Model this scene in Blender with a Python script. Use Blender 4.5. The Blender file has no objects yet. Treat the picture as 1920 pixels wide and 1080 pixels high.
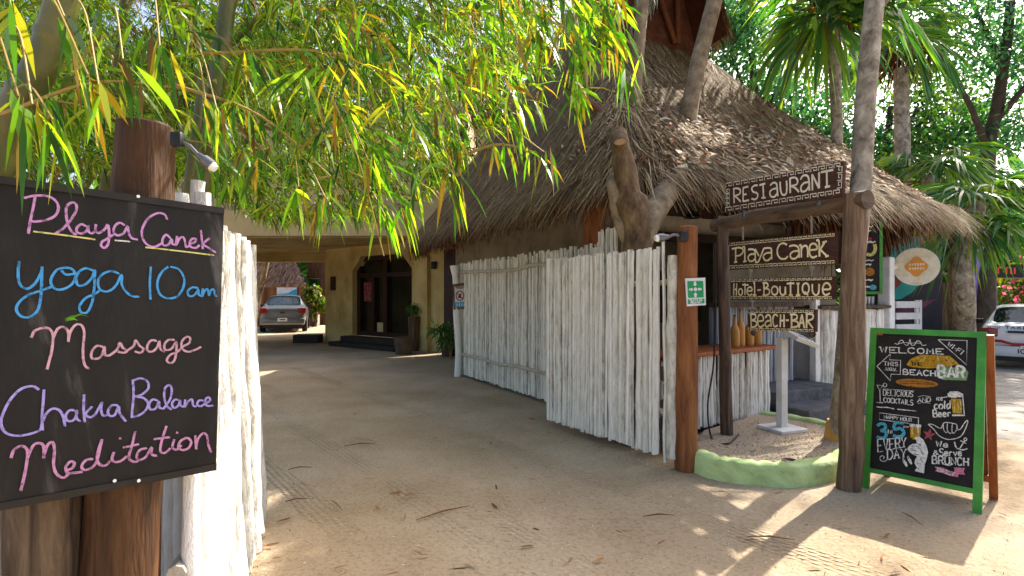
import bpy, bmesh, math, random
import numpy as np
from mathutils import Vector, Matrix
random.seed(7); rng = np.random.default_rng(7)
R = math.radians
# ---------------------------------------------------------------- camera, sky, sun, exposure
S = bpy.context.scene
CAMH = 1.5; F = 1000.0; CX = 960.0; HY = 556.0
cam = bpy.data.cameras.new('camera'); co = bpy.data.objects.new('camera', cam)
S.collection.objects.link(co); S.camera = co
co.location = (0, 0, CAMH); co.rotation_euler = (R(90), 0, 0)
cam.sensor_width = 36; cam.lens = 36*F/1920; cam.shift_y = (HY-540)/1920
cam.clip_start = .05; cam.clip_end = 800
W = bpy.data.worlds.new('World'); S.world = W; W.use_nodes = True
AZ, EL = R(48), R(45)
nt = W.node_tree; bg = nt.nodes['Background']
sk = nt.nodes.new('ShaderNodeTexSky'); sk.sky_type = 'NISHITA'; sk.sun_disc = False
sk.sun_elevation = EL; sk.sun_rotation = AZ; sk.air_density = 1.0; sk.dust_density = 5.0; sk.ozone_density = 1.0
nt.links.new(sk.outputs[0], bg.inputs[0]); bg.inputs[1].default_value = .15
SUN = Vector((math.sin(AZ)*math.cos(EL), math.cos(AZ)*math.cos(EL), math.sin(EL)))
sl = bpy.data.lights.new('sun', 'SUN'); sl.energy = 5.0; sl.angle = R(.55); sl.color = (1, .95, .86)
so = bpy.data.objects.new('sun', sl); S.collection.objects.link(so)
so.rotation_euler = (-SUN).to_track_quat('-Z', 'Y').to_euler()
S.view_settings.view_transform = 'Standard'; S.view_settings.look = 'None'
S.view_settings.exposure = 1.4; S.view_settings.gamma = 1
S.render.engine = 'CYCLES'
try:
    S.cycles.max_bounces = 8; S.cycles.transparent_max_bounces = 8; S.cycles.use_denoising = True
except Exception: pass

# ---------------------------------------------------------------- helpers
def gp(px, py, z=0.0):
    d = (CAMH-z)*F/(py-HY); return Vector(((px-CX)/F*d, d, z))
def pt(px, py, d): return Vector(((px-CX)/F*d, d, CAMH+(HY-py)/F*d))
def onplane(px, py, p0, n):
    r = Vector(((px-CX)/F, 1, (HY-py)/F)); o = Vector((0, 0, CAMH))
    return o + r*((p0-o).dot(n)/r.dot(n))
def onplane_line(px, a, b):            # where the sight line of column px meets the ground line a-b
    k = (px-CX)/F; t = (k*a.y-a.x)/((b.x-a.x)-k*(b.y-a.y)); return a.lerp(b, t)
LOC = {}
def link(o, parent=None):
    S.collection.objects.link(o)
    if parent is not None: o.parent = parent
    return o
def tag(o, label=None, cat=None, group=None, kind=None):
    if label: o['label'] = label
    if cat: o['category'] = cat
    if group: o['group'] = group
    if kind: o['kind'] = kind
    return o
def thing(name, loc, label, cat, group=None):
    o = bpy.data.objects.new(name, None); o.empty_display_size = .1
    o.location = loc; S.collection.objects.link(o); LOC[o.name] = Vector(loc)
    return tag(o, label, cat, group)
def bigmesh(name, V, Fq, mat, parent=None, smooth=False, k=None):
    V = np.asarray(V, dtype=np.float32).reshape(-1, 3); Fq = np.asarray(Fq, dtype=np.int32)
    off = LOC.get(parent.name, Vector((0, 0, 0))) if parent is not None else Vector((0, 0, 0))
    V = V - np.array(off, dtype=np.float32)
    me = bpy.data.meshes.new(name); n = len(Fq); k = Fq.shape[1]
    me.vertices.add(len(V)); me.vertices.foreach_set('co', V.ravel())
    me.loops.add(n*k); me.loops.foreach_set('vertex_index', Fq.ravel())
    me.polygons.add(n); me.polygons.foreach_set('loop_start', np.arange(0, n*k, k, dtype=np.int32))
    me.polygons.foreach_set('loop_total', np.full(n, k, dtype=np.int32))
    if smooth: me.polygons.foreach_set('use_smooth', np.ones(n, dtype=bool))
    me.update(calc_edges=True); me.validate()
    me.materials.append(mat)
    o = bpy.data.objects.new(name, me); link(o, parent); LOC[o.name] = off
    return o
def catmull(P, n=5):
    P = [Vector(p) for p in P]
    if len(P) < 3: return P
    Q = [P[0]*2-P[1]]+P+[P[-1]*2-P[-2]]; out = []
    for i in range(1, len(Q)-2):
        a, b, c, d = Q[i-1:i+3]
        for j in range(n):
            t = j/n
            out.append(.5*((2*b)+(c-a)*t+(2*a-5*b+4*c-d)*t*t+(3*b-a-3*c+d)*t**3))
    out.append(P[-1]); return out
class MB:
    def __init__(s): s.v = []; s.f = []
    def add(s, V, Fc):
        b = len(s.v); s.v += [tuple(p) for p in V]; s.f += [tuple(i+b for i in f) for f in Fc]; return s
    def box(s, c, size, rz=0, rot=None, bev=0.0):
        M = (rot.to_4x4() if rot is not None else Matrix.Rotation(rz, 4, 'Z')); c = Vector(c)
        hx, hy, hz = [q/2 for q in size]
        if bev <= 0:
            V = [c+M@Vector((x*hx, y*hy, z*hz)) for x in (-1, 1) for y in (-1, 1) for z in (-1, 1)]
            return s.add(V, [(0, 1, 3, 2), (4, 6, 7, 5), (0, 4, 5, 1), (2, 3, 7, 6), (0, 2, 6, 4), (1, 5, 7, 3)])
        bm = bmesh.new(); bmesh.ops.create_cube(bm, size=1)
        for v in bm.verts: v.co = Vector((v.co.x*size[0], v.co.y*size[1], v.co.z*size[2]))
        bmesh.ops.bevel(bm, geom=bm.edges[:], offset=bev, segments=2, affect='EDGES', profile=.5)
        bm.verts.index_update(); V = [c+M@v.co for v in bm.verts]; Fc = [[v.index for v in f.verts] for f in bm.faces]
        bm.free(); return s.add(V, Fc)
    def tube(s, P, rad, n=8, cap=True, jit=0.0, flat=None):
        P = [Vector(p) for p in P]; m = len(P)
        if not hasattr(rad, '__len__'): rad = [rad]*m
        V = []; prev = None
        for i, p in enumerate(P):
            t = (P[min(i+1, m-1)]-P[max(i-1, 0)])
            t = t.normalized() if t.length > 1e-9 else Vector((0, 0, 1))
            if prev is None:
                a = Vector((1, 0, 0)) if abs(t.x) < .8 else Vector((0, 1, 0)); x = (a-t*a.dot(t)).normalized()
            else: x = (prev-t*prev.dot(t)).normalized()
            prev = x; y = t.cross(x)
            for k in range(n):
                an = 2*math.pi*k/n; r = rad[i]*(1+jit*random.uniform(-1, 1))
                V.append(p+x*(math.cos(an)*r)+y*(math.sin(an)*r))
        Fc = [(i*n+k, i*n+(k+1) % n, (i+1)*n+(k+1) % n, (i+1)*n+k) for i in range(m-1) for k in range(n)]
        if cap: Fc += [tuple(range(n-1, -1, -1)), tuple((m-1)*n+k for k in range(n))]
        return s.add(V, Fc)
    def lathe(s, c, prof, n=16):
        c = Vector(c); V = [c+Vector((math.cos(2*math.pi*k/n)*r, math.sin(2*math.pi*k/n)*r, z)) for r, z in prof for k in range(n)]
        m = len(prof)
        Fc = [(i*n+k, i*n+(k+1) % n, (i+1)*n+(k+1) % n, (i+1)*n+k) for i in range(m-1) for k in range(n)]
        Fc += [tuple(range(n-1, -1, -1)), tuple((m-1)*n+k for k in range(n))]
        return s.add(V, Fc)
    def prism(s, poly, d):                 # polygon (list of points) extruded by vector d
        n = len(poly); P = [Vector(p) for p in poly]; Q = [p+Vector(d) for p in P]
        return s.add(P+Q, [tuple(range(n))[::-1], tuple(range(n, 2*n))]+[(i, (i+1) % n, n+(i+1) % n, n+i) for i in range(n)])
    def ribbon(s, P, w, nrm, lift=0.0, wob=0.0):
        P = [Vector(p) for p in P]; m = len(P); V = []; nrm = nrm.normalized()
        for i, p in enumerate(P):
            t = P[min(i+1, m-1)]-P[max(i-1, 0)]; t = t.normalized() if t.length > 1e-9 else Vector((1, 0, 0))
            l = nrm.cross(t)*(w/2*(1+wob*random.uniform(-1, 1)))
            V += [p+l+nrm*lift, p-l+nrm*lift]
        return s.add(V, [(2*i, 2*i+2, 2*i+3, 2*i+1) for i in range(m-1)])
    def build(s, name, mat, parent=None, smooth=True, ang=40):
        off = LOC.get(parent.name, Vector((0, 0, 0))) if parent is not None else Vector((0, 0, 0))
        me = bpy.data.meshes.new(name); me.from_pydata([tuple(Vector(p)-off) for p in s.v], [], s.f); me.update()
        bm = bmesh.new(); bm.from_mesh(me); bmesh.ops.recalc_face_normals(bm, faces=bm.faces[:]); bm.to_mesh(me); bm.free()
        me.materials.append(mat)
        if smooth:
            me.polygons.foreach_set('use_smooth', [True]*len(me.polygons))
            try: me.set_sharp_from_angle(angle=R(ang))
            except Exception: pass
        o = bpy.data.objects.new(name, me); link(o, parent); LOC[o.name] = off
        return o
def copy_tree(o, parent=None):
    c = o.copy(); S.collection.objects.link(c)
    if parent is not None: c.parent = parent
    for ch in list(o.children): copy_tree(ch, c)
    return c

# ---------------------------------------------------------------- materials
def rgb(h, g=1.0):
    if isinstance(h, str):
        h = h.lstrip('#'); c = [int(h[i:i+2], 16)/255 for i in (0, 2, 4)]
        return tuple((x/12.92 if x <= .04045 else ((x+.055)/1.055)**2.4)*g for x in c)+(1,)
    return tuple(h)+(1,)
def mat(name, cols, scale=4.0, rough=.8, stretch=(1, 1, 1), bump=.0, bscale=None, detail=6, island=0.0, spec=.3, metal=0.0, coat=0, dist=.0, lo=.3, hi=.7, alpha=1.0, trans=0.0):
    m = bpy.data.materials.new(name); m.use_nodes = True; N = m.node_tree.nodes; L = m.node_tree.links
    b = N['Principled BSDF']; b.inputs['Roughness'].default_value = rough; b.inputs['Metallic'].default_value = metal
    b.inputs['Specular IOR Level'].default_value = spec; b.inputs['Coat Weight'].default_value = coat
    b.inputs['Transmission Weight'].default_value = trans
    tc = N.new('ShaderNodeTexCoord'); mp = N.new('ShaderNodeMapping'); mp.inputs['Scale'].default_value = stretch
    L.new(tc.outputs['Object'], mp.inputs[0])
    nz = N.new('ShaderNodeTexNoise'); nz.inputs['Scale'].default_value = scale; nz.inputs['Detail'].default_value = detail
    nz.inputs['Roughness'].default_value = .65; nz.inputs['Distortion'].default_value = dist
    L.new(mp.outputs[0], nz.inputs['Vector'])
    cr = N.new('ShaderNodeValToRGB'); E = cr.color_ramp.elements
    cols = [rgb(c) for c in cols]
    if len(cols) == 1: cols = [tuple(x*.88 for x in cols[0][:3])+(1,), cols[0]]
    E[0].position = lo; E[1].position = hi; E[0].color = cols[0]; E[1].color = cols[-1]
    for i, c in enumerate(cols[1:-1]): e = E.new(lo+(hi-lo)*(i+1)/(len(cols)-1)); e.color = c
    src = nz.outputs[0]
    if island > 0:
        g = N.new('ShaderNodeNewGeometry'); mx = N.new('ShaderNodeMix'); mx.inputs[0].default_value = island
        L.new(nz.outputs[0], mx.inputs[2]); L.new(g.outputs['Random Per Island'], mx.inputs[3]); src = mx.outputs[0]
    L.new(src, cr.inputs[0]); L.new(cr.outputs[0], b.inputs['Base Color'])
    if bump > 0:
        bp = N.new('ShaderNodeBump'); bp.inputs['Strength'].default_value = bump; bp.inputs['Distance'].default_value = .02
        n2 = N.new('ShaderNodeTexNoise'); n2.inputs['Scale'].default_value = bscale or scale*3; n2.inputs['Detail'].default_value = 8
        L.new(mp.outputs[0], n2.inputs['Vector']); L.new(n2.outputs[0], bp.inputs['Height']); L.new(bp.outputs[0], b.inputs['Normal'])
    return m
def leafmat(name, cols, trans=.5, rough=.45, tcol=(1.5, 1.5, .7), spec=.4):
    m = bpy.data.materials.new(name); m.use_nodes = True; N = m.node_tree.nodes; L = m.node_tree.links
    b = N['Principled BSDF']; b.inputs['Roughness'].default_value = rough; b.inputs['Specular IOR Level'].default_value = spec
    g = N.new('ShaderNodeNewGeometry'); cr = N.new('ShaderNodeValToRGB'); E = cr.color_ramp.elements
    cols = [rgb(c) for c in cols]; E[0].color = cols[0]; E[1].color = cols[-1]
    for i, c in enumerate(cols[1:-1]): e = E.new((i+1)/(len(cols)-1)); e.color = c
    L.new(g.outputs['Random Per Island'], cr.inputs[0]); L.new(cr.outputs[0], b.inputs['Base Color'])
    t = N.new('ShaderNodeBsdfTranslucent'); mu = N.new('ShaderNodeMix'); mu.data_type = 'RGBA'; mu.blend_type = 'MULTIPLY'; mu.clamp_result = False
    mu.inputs[0].default_value = 1; mu.inputs[7].default_value = tcol+(1,)
    L.new(cr.outputs[0], mu.inputs[6]); L.new(mu.outputs[2], t.inputs[0])
    ms = N.new('ShaderNodeMixShader'); ms.inputs[0].default_value = trans
    L.new(b.outputs[0], ms.inputs[1]); L.new(t.outputs[0], ms.inputs[2]); L.new(ms.outputs[0], N['Material Output'].inputs[0])
    return m
M = {}
M['white_stick'] = mat('white_stick', ['#8c8377', '#ccc7bc', '#e4e1da', '#efece7'], 3.4, .85, (5, 5, 1.6), .7, 26, island=.35, lo=.24, hi=.7, dist=.5)
M['rail_stick'] = mat('rail_stick', ['#9b937f', '#c5bead'], 4, .8, (3, 3, 3), .3, 25)
M['post_brown'] = mat('post_brown', ['#20130a', '#452b15', '#5e3f24'], 2.5, .7, (6, 6, .7), .8, 8, spec=.3, dist=.6)
M['post_orange'] = mat('post_orange', ['#4a2a17', '#784826', '#906038'], 2.5, .75, (5, 5, .8), .8, 8, spec=.3, dist=.5)
M['wood_grey'] = mat('wood_grey', ['#2e2620', '#584736', '#7a6650'], 3, .85, (7, 7, .6), .6, 12, dist=.8)
M['wood_dark'] = mat('wood_dark', ['#2b1f1a', '#4a382d', '#6a5443'], 3, .75, (7, 7, .7), .5, 12, dist=.8)
M['post_weathered'] = mat('post_weathered', ['#3d2f25', '#6b5644', '#8c7863'], 3, .85, (7, 7, .6), .8, 12, dist=.9)
M['wood_beam'] = mat('wood_beam', ['#33281f', '#5b4a3b', '#6f5c4a'], 3, .8, (1, 1, 5), .4, 12)
M['board'] = mat('board', ['#0f0e0d', '#161413', '#1d1b19', '#5a5652'], 1.5, .6, (2.2, 2.2, .6), .05, 40, spec=.25, lo=.3, hi=.66, dist=.8)
M['board_frame'] = mat('board_frame', ['#17140f', '#27221e'], 5, .5, (1, 1, 1), .1)
M['sign_wood'] = mat('sign_wood', ['#2a1713', '#422620', '#513029'], 5, .7, (2, 2, 9), .35, 14)
M['sign_paint'] = mat('sign_paint', ['#c9b27a', '#e6d8ac', '#f1e8d0'], 9, .7)
M['sign_pale'] = mat('sign_pale', ['#c6bda8', '#e6e0d2'], 9, .7)
def chalk(n, c): M[n] = mat(n, [tuple(x*.25 for x in rgb(c)[:3]), tuple(x*.6 for x in rgb(c)[:3]), tuple(x*.75 for x in rgb(c)[:3])], 60, .95, lo=.36, hi=.56)
for n, c in dict(pink='#d39ad0', blue='#4fa3df', rose='#d9a9b6', violet='#b3a3e8', magenta='#d598bf', yellow='#e2d98a', chalk_white='#efece6',
                 teal='#58b9cf', gold='#c99a20', salmon='#b05560', pinkrib='#df86a2', mint='#7fa572', amber='#b87a2c').items(): chalk(n, c)
M['green_paint'] = mat('green_paint', ['#256b1a', '#2f8222', '#469a33'], 4, .5, (1, 1, 1), .15, 25, spec=.5)
M['red_wood'] = mat('red_wood', ['#6b3417', '#8d4a23', '#a25a30'], 3, .6, (6, 6, .8), .2, 14)
M['black_board'] = mat('black_board', ['#12100f', '#1a1715', '#262220'], 4, .65, spec=.25)
M['lime_paint'] = mat('lime_paint', ['#66694f', '#98ab70', '#b0c488', '#bccd9c'], 2.6, .85, (1, 1, 1.6), .5, 18, lo=.25, hi=.7, dist=.5)
M['white_paint'] = mat('white_paint', ['#b9b9b8', '#d7d8da'], 4, .55, (1, 1, 1), .1)
M['stucco'] = mat('stucco', ['#6e6659', '#8b8272', '#978e7e'], 2.2, .95, (1, 1, 1), .5, 18)
M['cream'] = mat('cream', ['#857045', '#a8935e', '#b8a570', '#c0af80'], 1.3, .9, (1, 1, .7), .4, 22)
M['cream_white'] = mat('cream_white', ['#b39f76', '#c4b18a'], 1.5, .9, (1, 1, 1), .2, 22)
M['dark_wood_door'] = mat('dark_wood_door', ['#1c0c07', '#32160b'], 3, .5, (6, 6, .8))
M['glass'] = mat('glass', ['#0d1110', '#171b18'], 2, .06, spec=.8)
M['stone_dark'] = mat('stone_dark', ['#3c3c40', '#58585c', '#67666a'], 6, .85, (1, 1, 1), .4, 25)
M['stone'] = mat('stone', ['#6b665c', '#8d877b'], 5, .9, (1, 1, 1), .5, 15)
M['thatch'] = mat('thatch', ['#3a2b1d', '#6b543a', '#98805f', '#c4ae8c'], 30, .9, island=.8, lo=.15, hi=.9, spec=.2)
M['thatch_base'] = mat('thatch_base', ['#33261a', '#5f4a32', '#8a7250'], 16, .95, (1, 1, 1), .6, 60)
M['thatch_red'] = mat('thatch_red', ['#3b261a', '#6f4c34', '#8a6446'], 30, .9, island=.8, lo=.15, hi=.9, spec=.2)
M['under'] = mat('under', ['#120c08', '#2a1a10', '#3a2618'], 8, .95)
M['rafter'] = mat('rafter', ['#5a3018', '#7c4826'], 3, .7, (4, 4, 4))
M['bark_grey'] = mat('bark_grey', ['#564838', '#7f6e58', '#a08f76'], 6, .9, (1, 1, 1), .6, 22)
M['bark_palm'] = mat('bark_palm', ['#4d443a', '#7d7263', '#9c907f', '#b8ae9e'], 5, .9, (1.6, 1.6, 1.3), .7, 14, dist=.6)
M['bark_brown'] = mat('bark_brown', ['#392c1f', '#614c36', '#7f694d'], 6, .9, (2, 2, 1), .7, 16)
M['bark_dark'] = mat('bark_dark', ['#2d261d', '#51463a'], 5, .9, (2, 2, 1), .5, 16)
M['culm'] = mat('culm', ['#33380f', '#565420', '#7d6c2c'], 2, .4, (2, 2, 1), .05, spec=.5)
M['wood_cut'] = mat('wood_cut', ['#8a5f36', '#a9784a'], 14, .8)
M['twig'] = mat('twig', ['#7a6a2c', '#a88a45'], 5, .6)
M['bamboo_leaf'] = leafmat('bamboo_leaf', ['#1c3a0c', '#2a5210', '#3c7014', '#588a1a', '#7c9c24', '#a0a830', '#7f6a24', '#63451c', '#2f5c10', '#467616', '#6a9420', '#86a82a'], .57, .33, (2.1, 1.9, .5))
M['bamboo_far'] = leafmat('bamboo_far', ['#14300b', '#23480c', '#376012', '#557018', '#64581a', '#463414', '#284e10'], .48, .4, (1.9, 1.6, .5))  # darker, less translucent bamboo leaf: shade of the far thicket put into the colour
M['palm_leaf'] = leafmat('palm_leaf', ['#1c4430', '#285a34', '#3a6c2c', '#6a8830', '#2f6248'], .5, .35, (2.3, 1.9, .4), spec=.7)
M['palm_dry'] = leafmat('palm_dry', ['#5a3318', '#7b4a22'], .3, .6)
M['tree_leaf'] = leafmat('tree_leaf', ['#1f3d1c', '#2d5424', '#446a28', '#66842a'], .5, .4)
M['tree_leaf_blue'] = leafmat('tree_leaf_blue', ['#22483a', '#2e6048', '#467a4a', '#62903e'], .5, .4, (1.4, 1.6, .8))
M['dry_leaf'] = leafmat('dry_leaf', ['#6b4526', '#8d6a42', '#b8a080', '#d8cbb2', '#8a4a1c', '#c9b592'], .25, .8, (1.2, 1.1, .9))
M['litter'] = leafmat('litter', ['#5a3a20', '#7d5028', '#9a6a38', '#6b5a3c'], .1, .8, (1, 1, 1))
M['gravel'] = mat('gravel', ['#8b7a66', '#a89680', '#bfae98'], 60, .95, (1, 1, 1), .8, 90)
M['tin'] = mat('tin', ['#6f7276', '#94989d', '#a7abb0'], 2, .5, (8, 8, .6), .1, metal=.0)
M['bottle'] = mat('bottle', ['#9c6a2e', '#b98845'], 4, .4)
M['black_plastic'] = mat('black_plastic', ['#16161a', '#222226'], 5, .45)
M['bulb_white'] = mat('bulb_white', ['#d9d9d4', '#ecece8'], 5, .4)
M['grey_metal'] = mat('grey_metal', ['#5a5a5c', '#77777a'], 5, .4, metal=.6)
M['rope'] = mat('rope', ['#6b6258', '#8a8074'], 20, .9)
M['terracotta'] = mat('terracotta', ['#3f352a', '#5e5142'], 5, .85)
M['silver_paint'] = mat('silver_paint', ['#5c6066', '#6b6f75'], 2, .3, metal=.5, coat=.6, spec=.5)
M['white_car'] = mat('white_car', ['#c4c9d2', '#d3d8e0'], 2, .3, coat=.7, spec=.5)
M['red_paint'] = mat('red_paint', ['#8c1524', '#a31c2c'], 3, .4)
M['navy'] = mat('navy', ['#141a33', '#1c2444'], 3, .4)
M['tail_red'] = mat('tail_red', ['#5e0a10', '#8a1018'], 5, .2, spec=.6)
M['tyre'] = mat('tyre', ['#161616', '#222222'], 8, .9)
M['car_glass'] = mat('car_glass', ['#0a0e12', '#12181e'], 2, .05, spec=.9)
M['banner_blue'] = mat('banner_blue', ['#2a86b0', '#3f9ec4'], 3, .6)
M['safety_green'] = mat('safety_green', ['#0d7d47', '#12905a'], 3, .5)
M['plank'] = mat('plank', ['#5a3418', '#84522a', '#9c6838'], 3, .7, (7, 7, .7), .3, 14, island=.5)
M['mural_teal'] = mat('mural_teal', ['#1f7f80', '#2f9b98'], 2, .8)
M['mural_dark'] = mat('mural_dark', ['#17161f', '#24202c'], 2, .8)
M['mural_plum'] = mat('mural_plum', ['#4a1f3c', '#6a2b48'], 2, .8)
M['mural_rust'] = mat('mural_rust', ['#6a2f33', '#8a4440'], 2, .8)
M['orange'] = mat('orange', ['#c98432', '#d99440'], 3, .6)
M['purple'] = mat('purple', ['#7a62a8', '#9079ba'], 3, .7)
M['pink_flower'] = leafmat('pink_flower', ['#c23f86', '#e06aa6'], .4)
# ---------------------------------------------------------------- ground, road, gravel
def dirt_mat():
    m = bpy.data.materials.new('dirt'); m.use_nodes = True; N = m.node_tree.nodes; L = m.node_tree.links
    b = N['Principled BSDF']; b.inputs['Roughness'].default_value = .95; b.inputs['Specular IOR Level'].default_value = .15
    tc = N.new('ShaderNodeTexCoord')
    def noise(sc, det=6, ro=.6, vec=None):
        n = N.new('ShaderNodeTexNoise'); n.inputs['Scale'].default_value = sc; n.inputs['Detail'].default_value = det; n.inputs['Roughness'].default_value = ro
        L.new(vec or tc.outputs['Object'], n.inputs['Vector']); return n
    def ramp(s, stops):
        r = N.new('ShaderNodeValToRGB'); E = r.color_ramp.elements
        E[0].position, E[0].color = stops[0][0], rgb(stops[0][1]); E[1].position, E[1].color = stops[-1][0], rgb(stops[-1][1])
        for p, c in stops[1:-1]: e = E.new(p); e.color = rgb(c)
        L.new(s, r.inputs[0]); return r
    a = noise(.55, 8); c1 = ramp(a.outputs[0], [(.3, '#9a8568'), (.5, '#b09b80'), (.7, '#c2b098')])
    f = noise(38, 6, .75); c2 = ramp(f.outputs[0], [(.32, '#6f5c46'), (.52, '#ffffff'), (.75, '#ffffff')])
    mx = N.new('ShaderNodeMix'); mx.data_type = 'RGBA'; mx.blend_type = 'MULTIPLY'; mx.inputs[0].default_value = .45
    L.new(c1.outputs[0], mx.inputs[6]); L.new(c2.outputs[0], mx.inputs[7])
    v = N.new('ShaderNodeTexVoronoi'); v.inputs['Scale'].default_value = 45; L.new(tc.outputs['Object'], v.inputs['Vector'])
    c3 = ramp(v.outputs['Distance'], [(.08, '#d8ccb8'), (.16, '#808080'), (1, '#808080')])
    mo = N.new('ShaderNodeMix'); mo.data_type = 'RGBA'; mo.blend_type = 'OVERLAY'; mo.inputs[0].default_value = .18
    L.new(mx.outputs[2], mo.inputs[6]); L.new(c3.outputs[0], mo.inputs[7]); L.new(mo.outputs[2], b.inputs['Base Color'])
    # tyre tracks pressed along the drive: bump only
    mp = N.new('ShaderNodeMapping'); mp.inputs['Rotation'].default_value = (0, 0, R(-22)); L.new(tc.outputs['Object'], mp.inputs[0])
    w1 = N.new('ShaderNodeTexWave'); w1.wave_type = 'BANDS'; w1.bands_direction = 'X'; w1.inputs['Scale'].default_value = 5.5; w1.inputs['Distortion'].default_value = 2.5; w1.inputs['Detail'].default_value = 2; w1.inputs['Detail Scale'].default_value = .6
    L.new(mp.outputs[0], w1.inputs['Vector'])
    w2 = N.new('ShaderNodeTexWave'); w2.wave_type = 'BANDS'; w2.bands_direction = 'DIAGONAL'; w2.inputs['Scale'].default_value = 14; w2.inputs['Distortion'].default_value = 1.0
    L.new(mp.outputs[0], w2.inputs['Vector'])
    w = N.new('ShaderNodeMath'); w.operation = 'MULTIPLY_ADD'; w.inputs[1].default_value = .2; L.new(w2.outputs[0], w.inputs[0]); L.new(w1.outputs[0], w.inputs[2])
    k = noise(.8, 3); kr = ramp(k.outputs[0], [(.45, '#000000'), (.6, '#ffffff')])
    ms = N.new('ShaderNodeMath'); ms.operation = 'MULTIPLY'; L.new(w.outputs[0], ms.inputs[0]); L.new(kr.outputs[0], ms.inputs[1])
    # two pairs of tyre treads pressed into the sand along the drive
    m2 = N.new('ShaderNodeMapping'); m2.inputs['Rotation'].default_value = (0, 0, R(-37.5)); L.new(tc.outputs['Object'], m2.inputs[0])
    wob = noise(.5, 2); sx = N.new('ShaderNodeSeparateXYZ'); L.new(m2.outputs[0], sx.inputs[0])
    xa = N.new('ShaderNodeMath'); xa.operation = 'MULTIPLY_ADD'; xa.inputs[1].default_value = .5; L.new(wob.outputs[0], xa.inputs[0]); L.new(sx.outputs[0], xa.inputs[2])
    xb = N.new('ShaderNodeMath'); xb.operation = 'MULTIPLY'; xb.inputs[1].default_value = .25; L.new(xa.outputs[0], xb.inputs[0])
    k0, k1 = '#000000', '#ffffff'; st = [(0, k0)]
    for c in (.36, .52, .60, .86): st += [(c-.03, k0), (c-.022, k1), (c+.022, k1), (c+.03, k0)]
    bands = ramp(xb.outputs[0], st+[(1, k0)])
    tw_ = N.new('ShaderNodeTexWave'); tw_.bands_direction = 'DIAGONAL'; tw_.inputs['Scale'].default_value = 9; tw_.inputs['Distortion'].default_value = .8; L.new(m2.outputs[0], tw_.inputs['Vector'])
    tg = N.new('ShaderNodeTexWave'); tg.bands_direction = 'X'; tg.inputs['Scale'].default_value = 7; tg.inputs['Distortion'].default_value = .3; L.new(m2.outputs[0], tg.inputs['Vector'])
    t1 = N.new('ShaderNodeMath'); t1.operation = 'MULTIPLY'; L.new(tw_.outputs[0], t1.inputs[0]); L.new(tg.outputs[0], t1.inputs[1])
    fade = ramp(noise(.7, 4).outputs[0], [(.42, k0), (.58, k1)]); t2 = N.new('ShaderNodeMath'); t2.operation = 'MULTIPLY'; L.new(t1.outputs[0], t2.inputs[0]); L.new(bands.outputs[0], t2.inputs[1])
    t3 = N.new('ShaderNodeMath'); t3.operation = 'MULTIPLY'; L.new(t2.outputs[0], t3.inputs[0]); L.new(fade.outputs[0], t3.inputs[1])
    s4 = N.new('ShaderNodeMath'); s4.operation = 'MULTIPLY'; s4.inputs[1].default_value = .25; L.new(ms.outputs[0], s4.inputs[0])
    scuff = noise(5.5, 5, .6); s5 = N.new('ShaderNodeMath'); s5.operation = 'MULTIPLY_ADD'; s5.inputs[1].default_value = 1.3; L.new(scuff.outputs[0], s5.inputs[0]); L.new(s4.outputs[0], s5.inputs[2])
    tk_ = N.new('ShaderNodeMath'); tk_.operation = 'MULTIPLY_ADD'; tk_.inputs[1].default_value = 6.0; L.new(t3.outputs[0], tk_.inputs[0]); L.new(s5.outputs[0], tk_.inputs[2])
    g = noise(22, 9, .7)
    ad = N.new('ShaderNodeMath'); ad.operation = 'MULTIPLY_ADD'; ad.inputs[1].default_value = .35; L.new(tk_.outputs[0], ad.inputs[0]); L.new(g.outputs[0], ad.inputs[2])
    bp = N.new('ShaderNodeBump'); bp.inputs['Strength'].default_value = .7; bp.inputs['Distance'].default_value = .02
    L.new(ad.outputs[0], bp.inputs['Height']); L.new(bp.outputs[0], b.inputs['Normal'])
    return m
M['dirt'] = dirt_mat()
M['road'] = mat('road', ['#7d766b', '#989085', '#aea598'], 2.2, .95, (1, 1, 1), .5, 40, detail=10)
def vnoise(x, y, s, seed):
    r = np.random.default_rng(seed).random((64, 64)); x = x/s+17.3; y = y/s+9.1
    xi = np.floor(x).astype(int); yi = np.floor(y).astype(int); fx = x-xi; fy = y-yi
    fx = fx*fx*(3-2*fx); fy = fy*fy*(3-2*fy); g = lambda a, b: r[a % 64, b % 64]
    return (g(xi, yi)*(1-fx)+g(xi+1, yi)*fx)*(1-fy)+(g(xi, yi+1)*(1-fx)+g(xi+1, yi+1)*fx)*fy
def gridmesh(name, X, Y, Z, m, kind='structure', parent=None, smooth=True):
    ny, nx = X.shape; V = np.stack([X, Y, Z], -1).reshape(-1, 3); i = np.arange(nx*ny).reshape(ny, nx)
    Fq = np.stack([i[:-1, :-1], i[:-1, 1:], i[1:, 1:], i[1:, :-1]], -1).reshape(-1, 4)
    o = bigmesh(name, V, Fq, m, parent, smooth)
    if kind: o['kind'] = kind
    return o
def gz(x, y):
    near = np.exp(-((x)**2+(y-4)**2)/90.0)
    return ((vnoise(x, y, 1.1, 1)-.6)*.03+(vnoise(x, y, .33, 2)-.6)*.014+(vnoise(x, y, .13, 3)-.6)*.007)*near-.004
xs = np.concatenate([np.linspace(-300, -14, 14)[:-1], np.arange(-14, -5, .5), np.arange(-5, 6.5, .06), np.arange(6.5, 16, .5), np.linspace(16, 400, 14)])
ys = np.concatenate([np.linspace(-60, -1, 8)[:-1], np.arange(-1, 1.5, .5), np.arange(1.5, 9, .06), np.arange(9, 30, .5), np.linspace(30, 500, 14)])
X, Y = np.meshgrid(xs, ys); gridmesh('ground', X, Y, gz(X, Y), M['dirt'])
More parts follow.
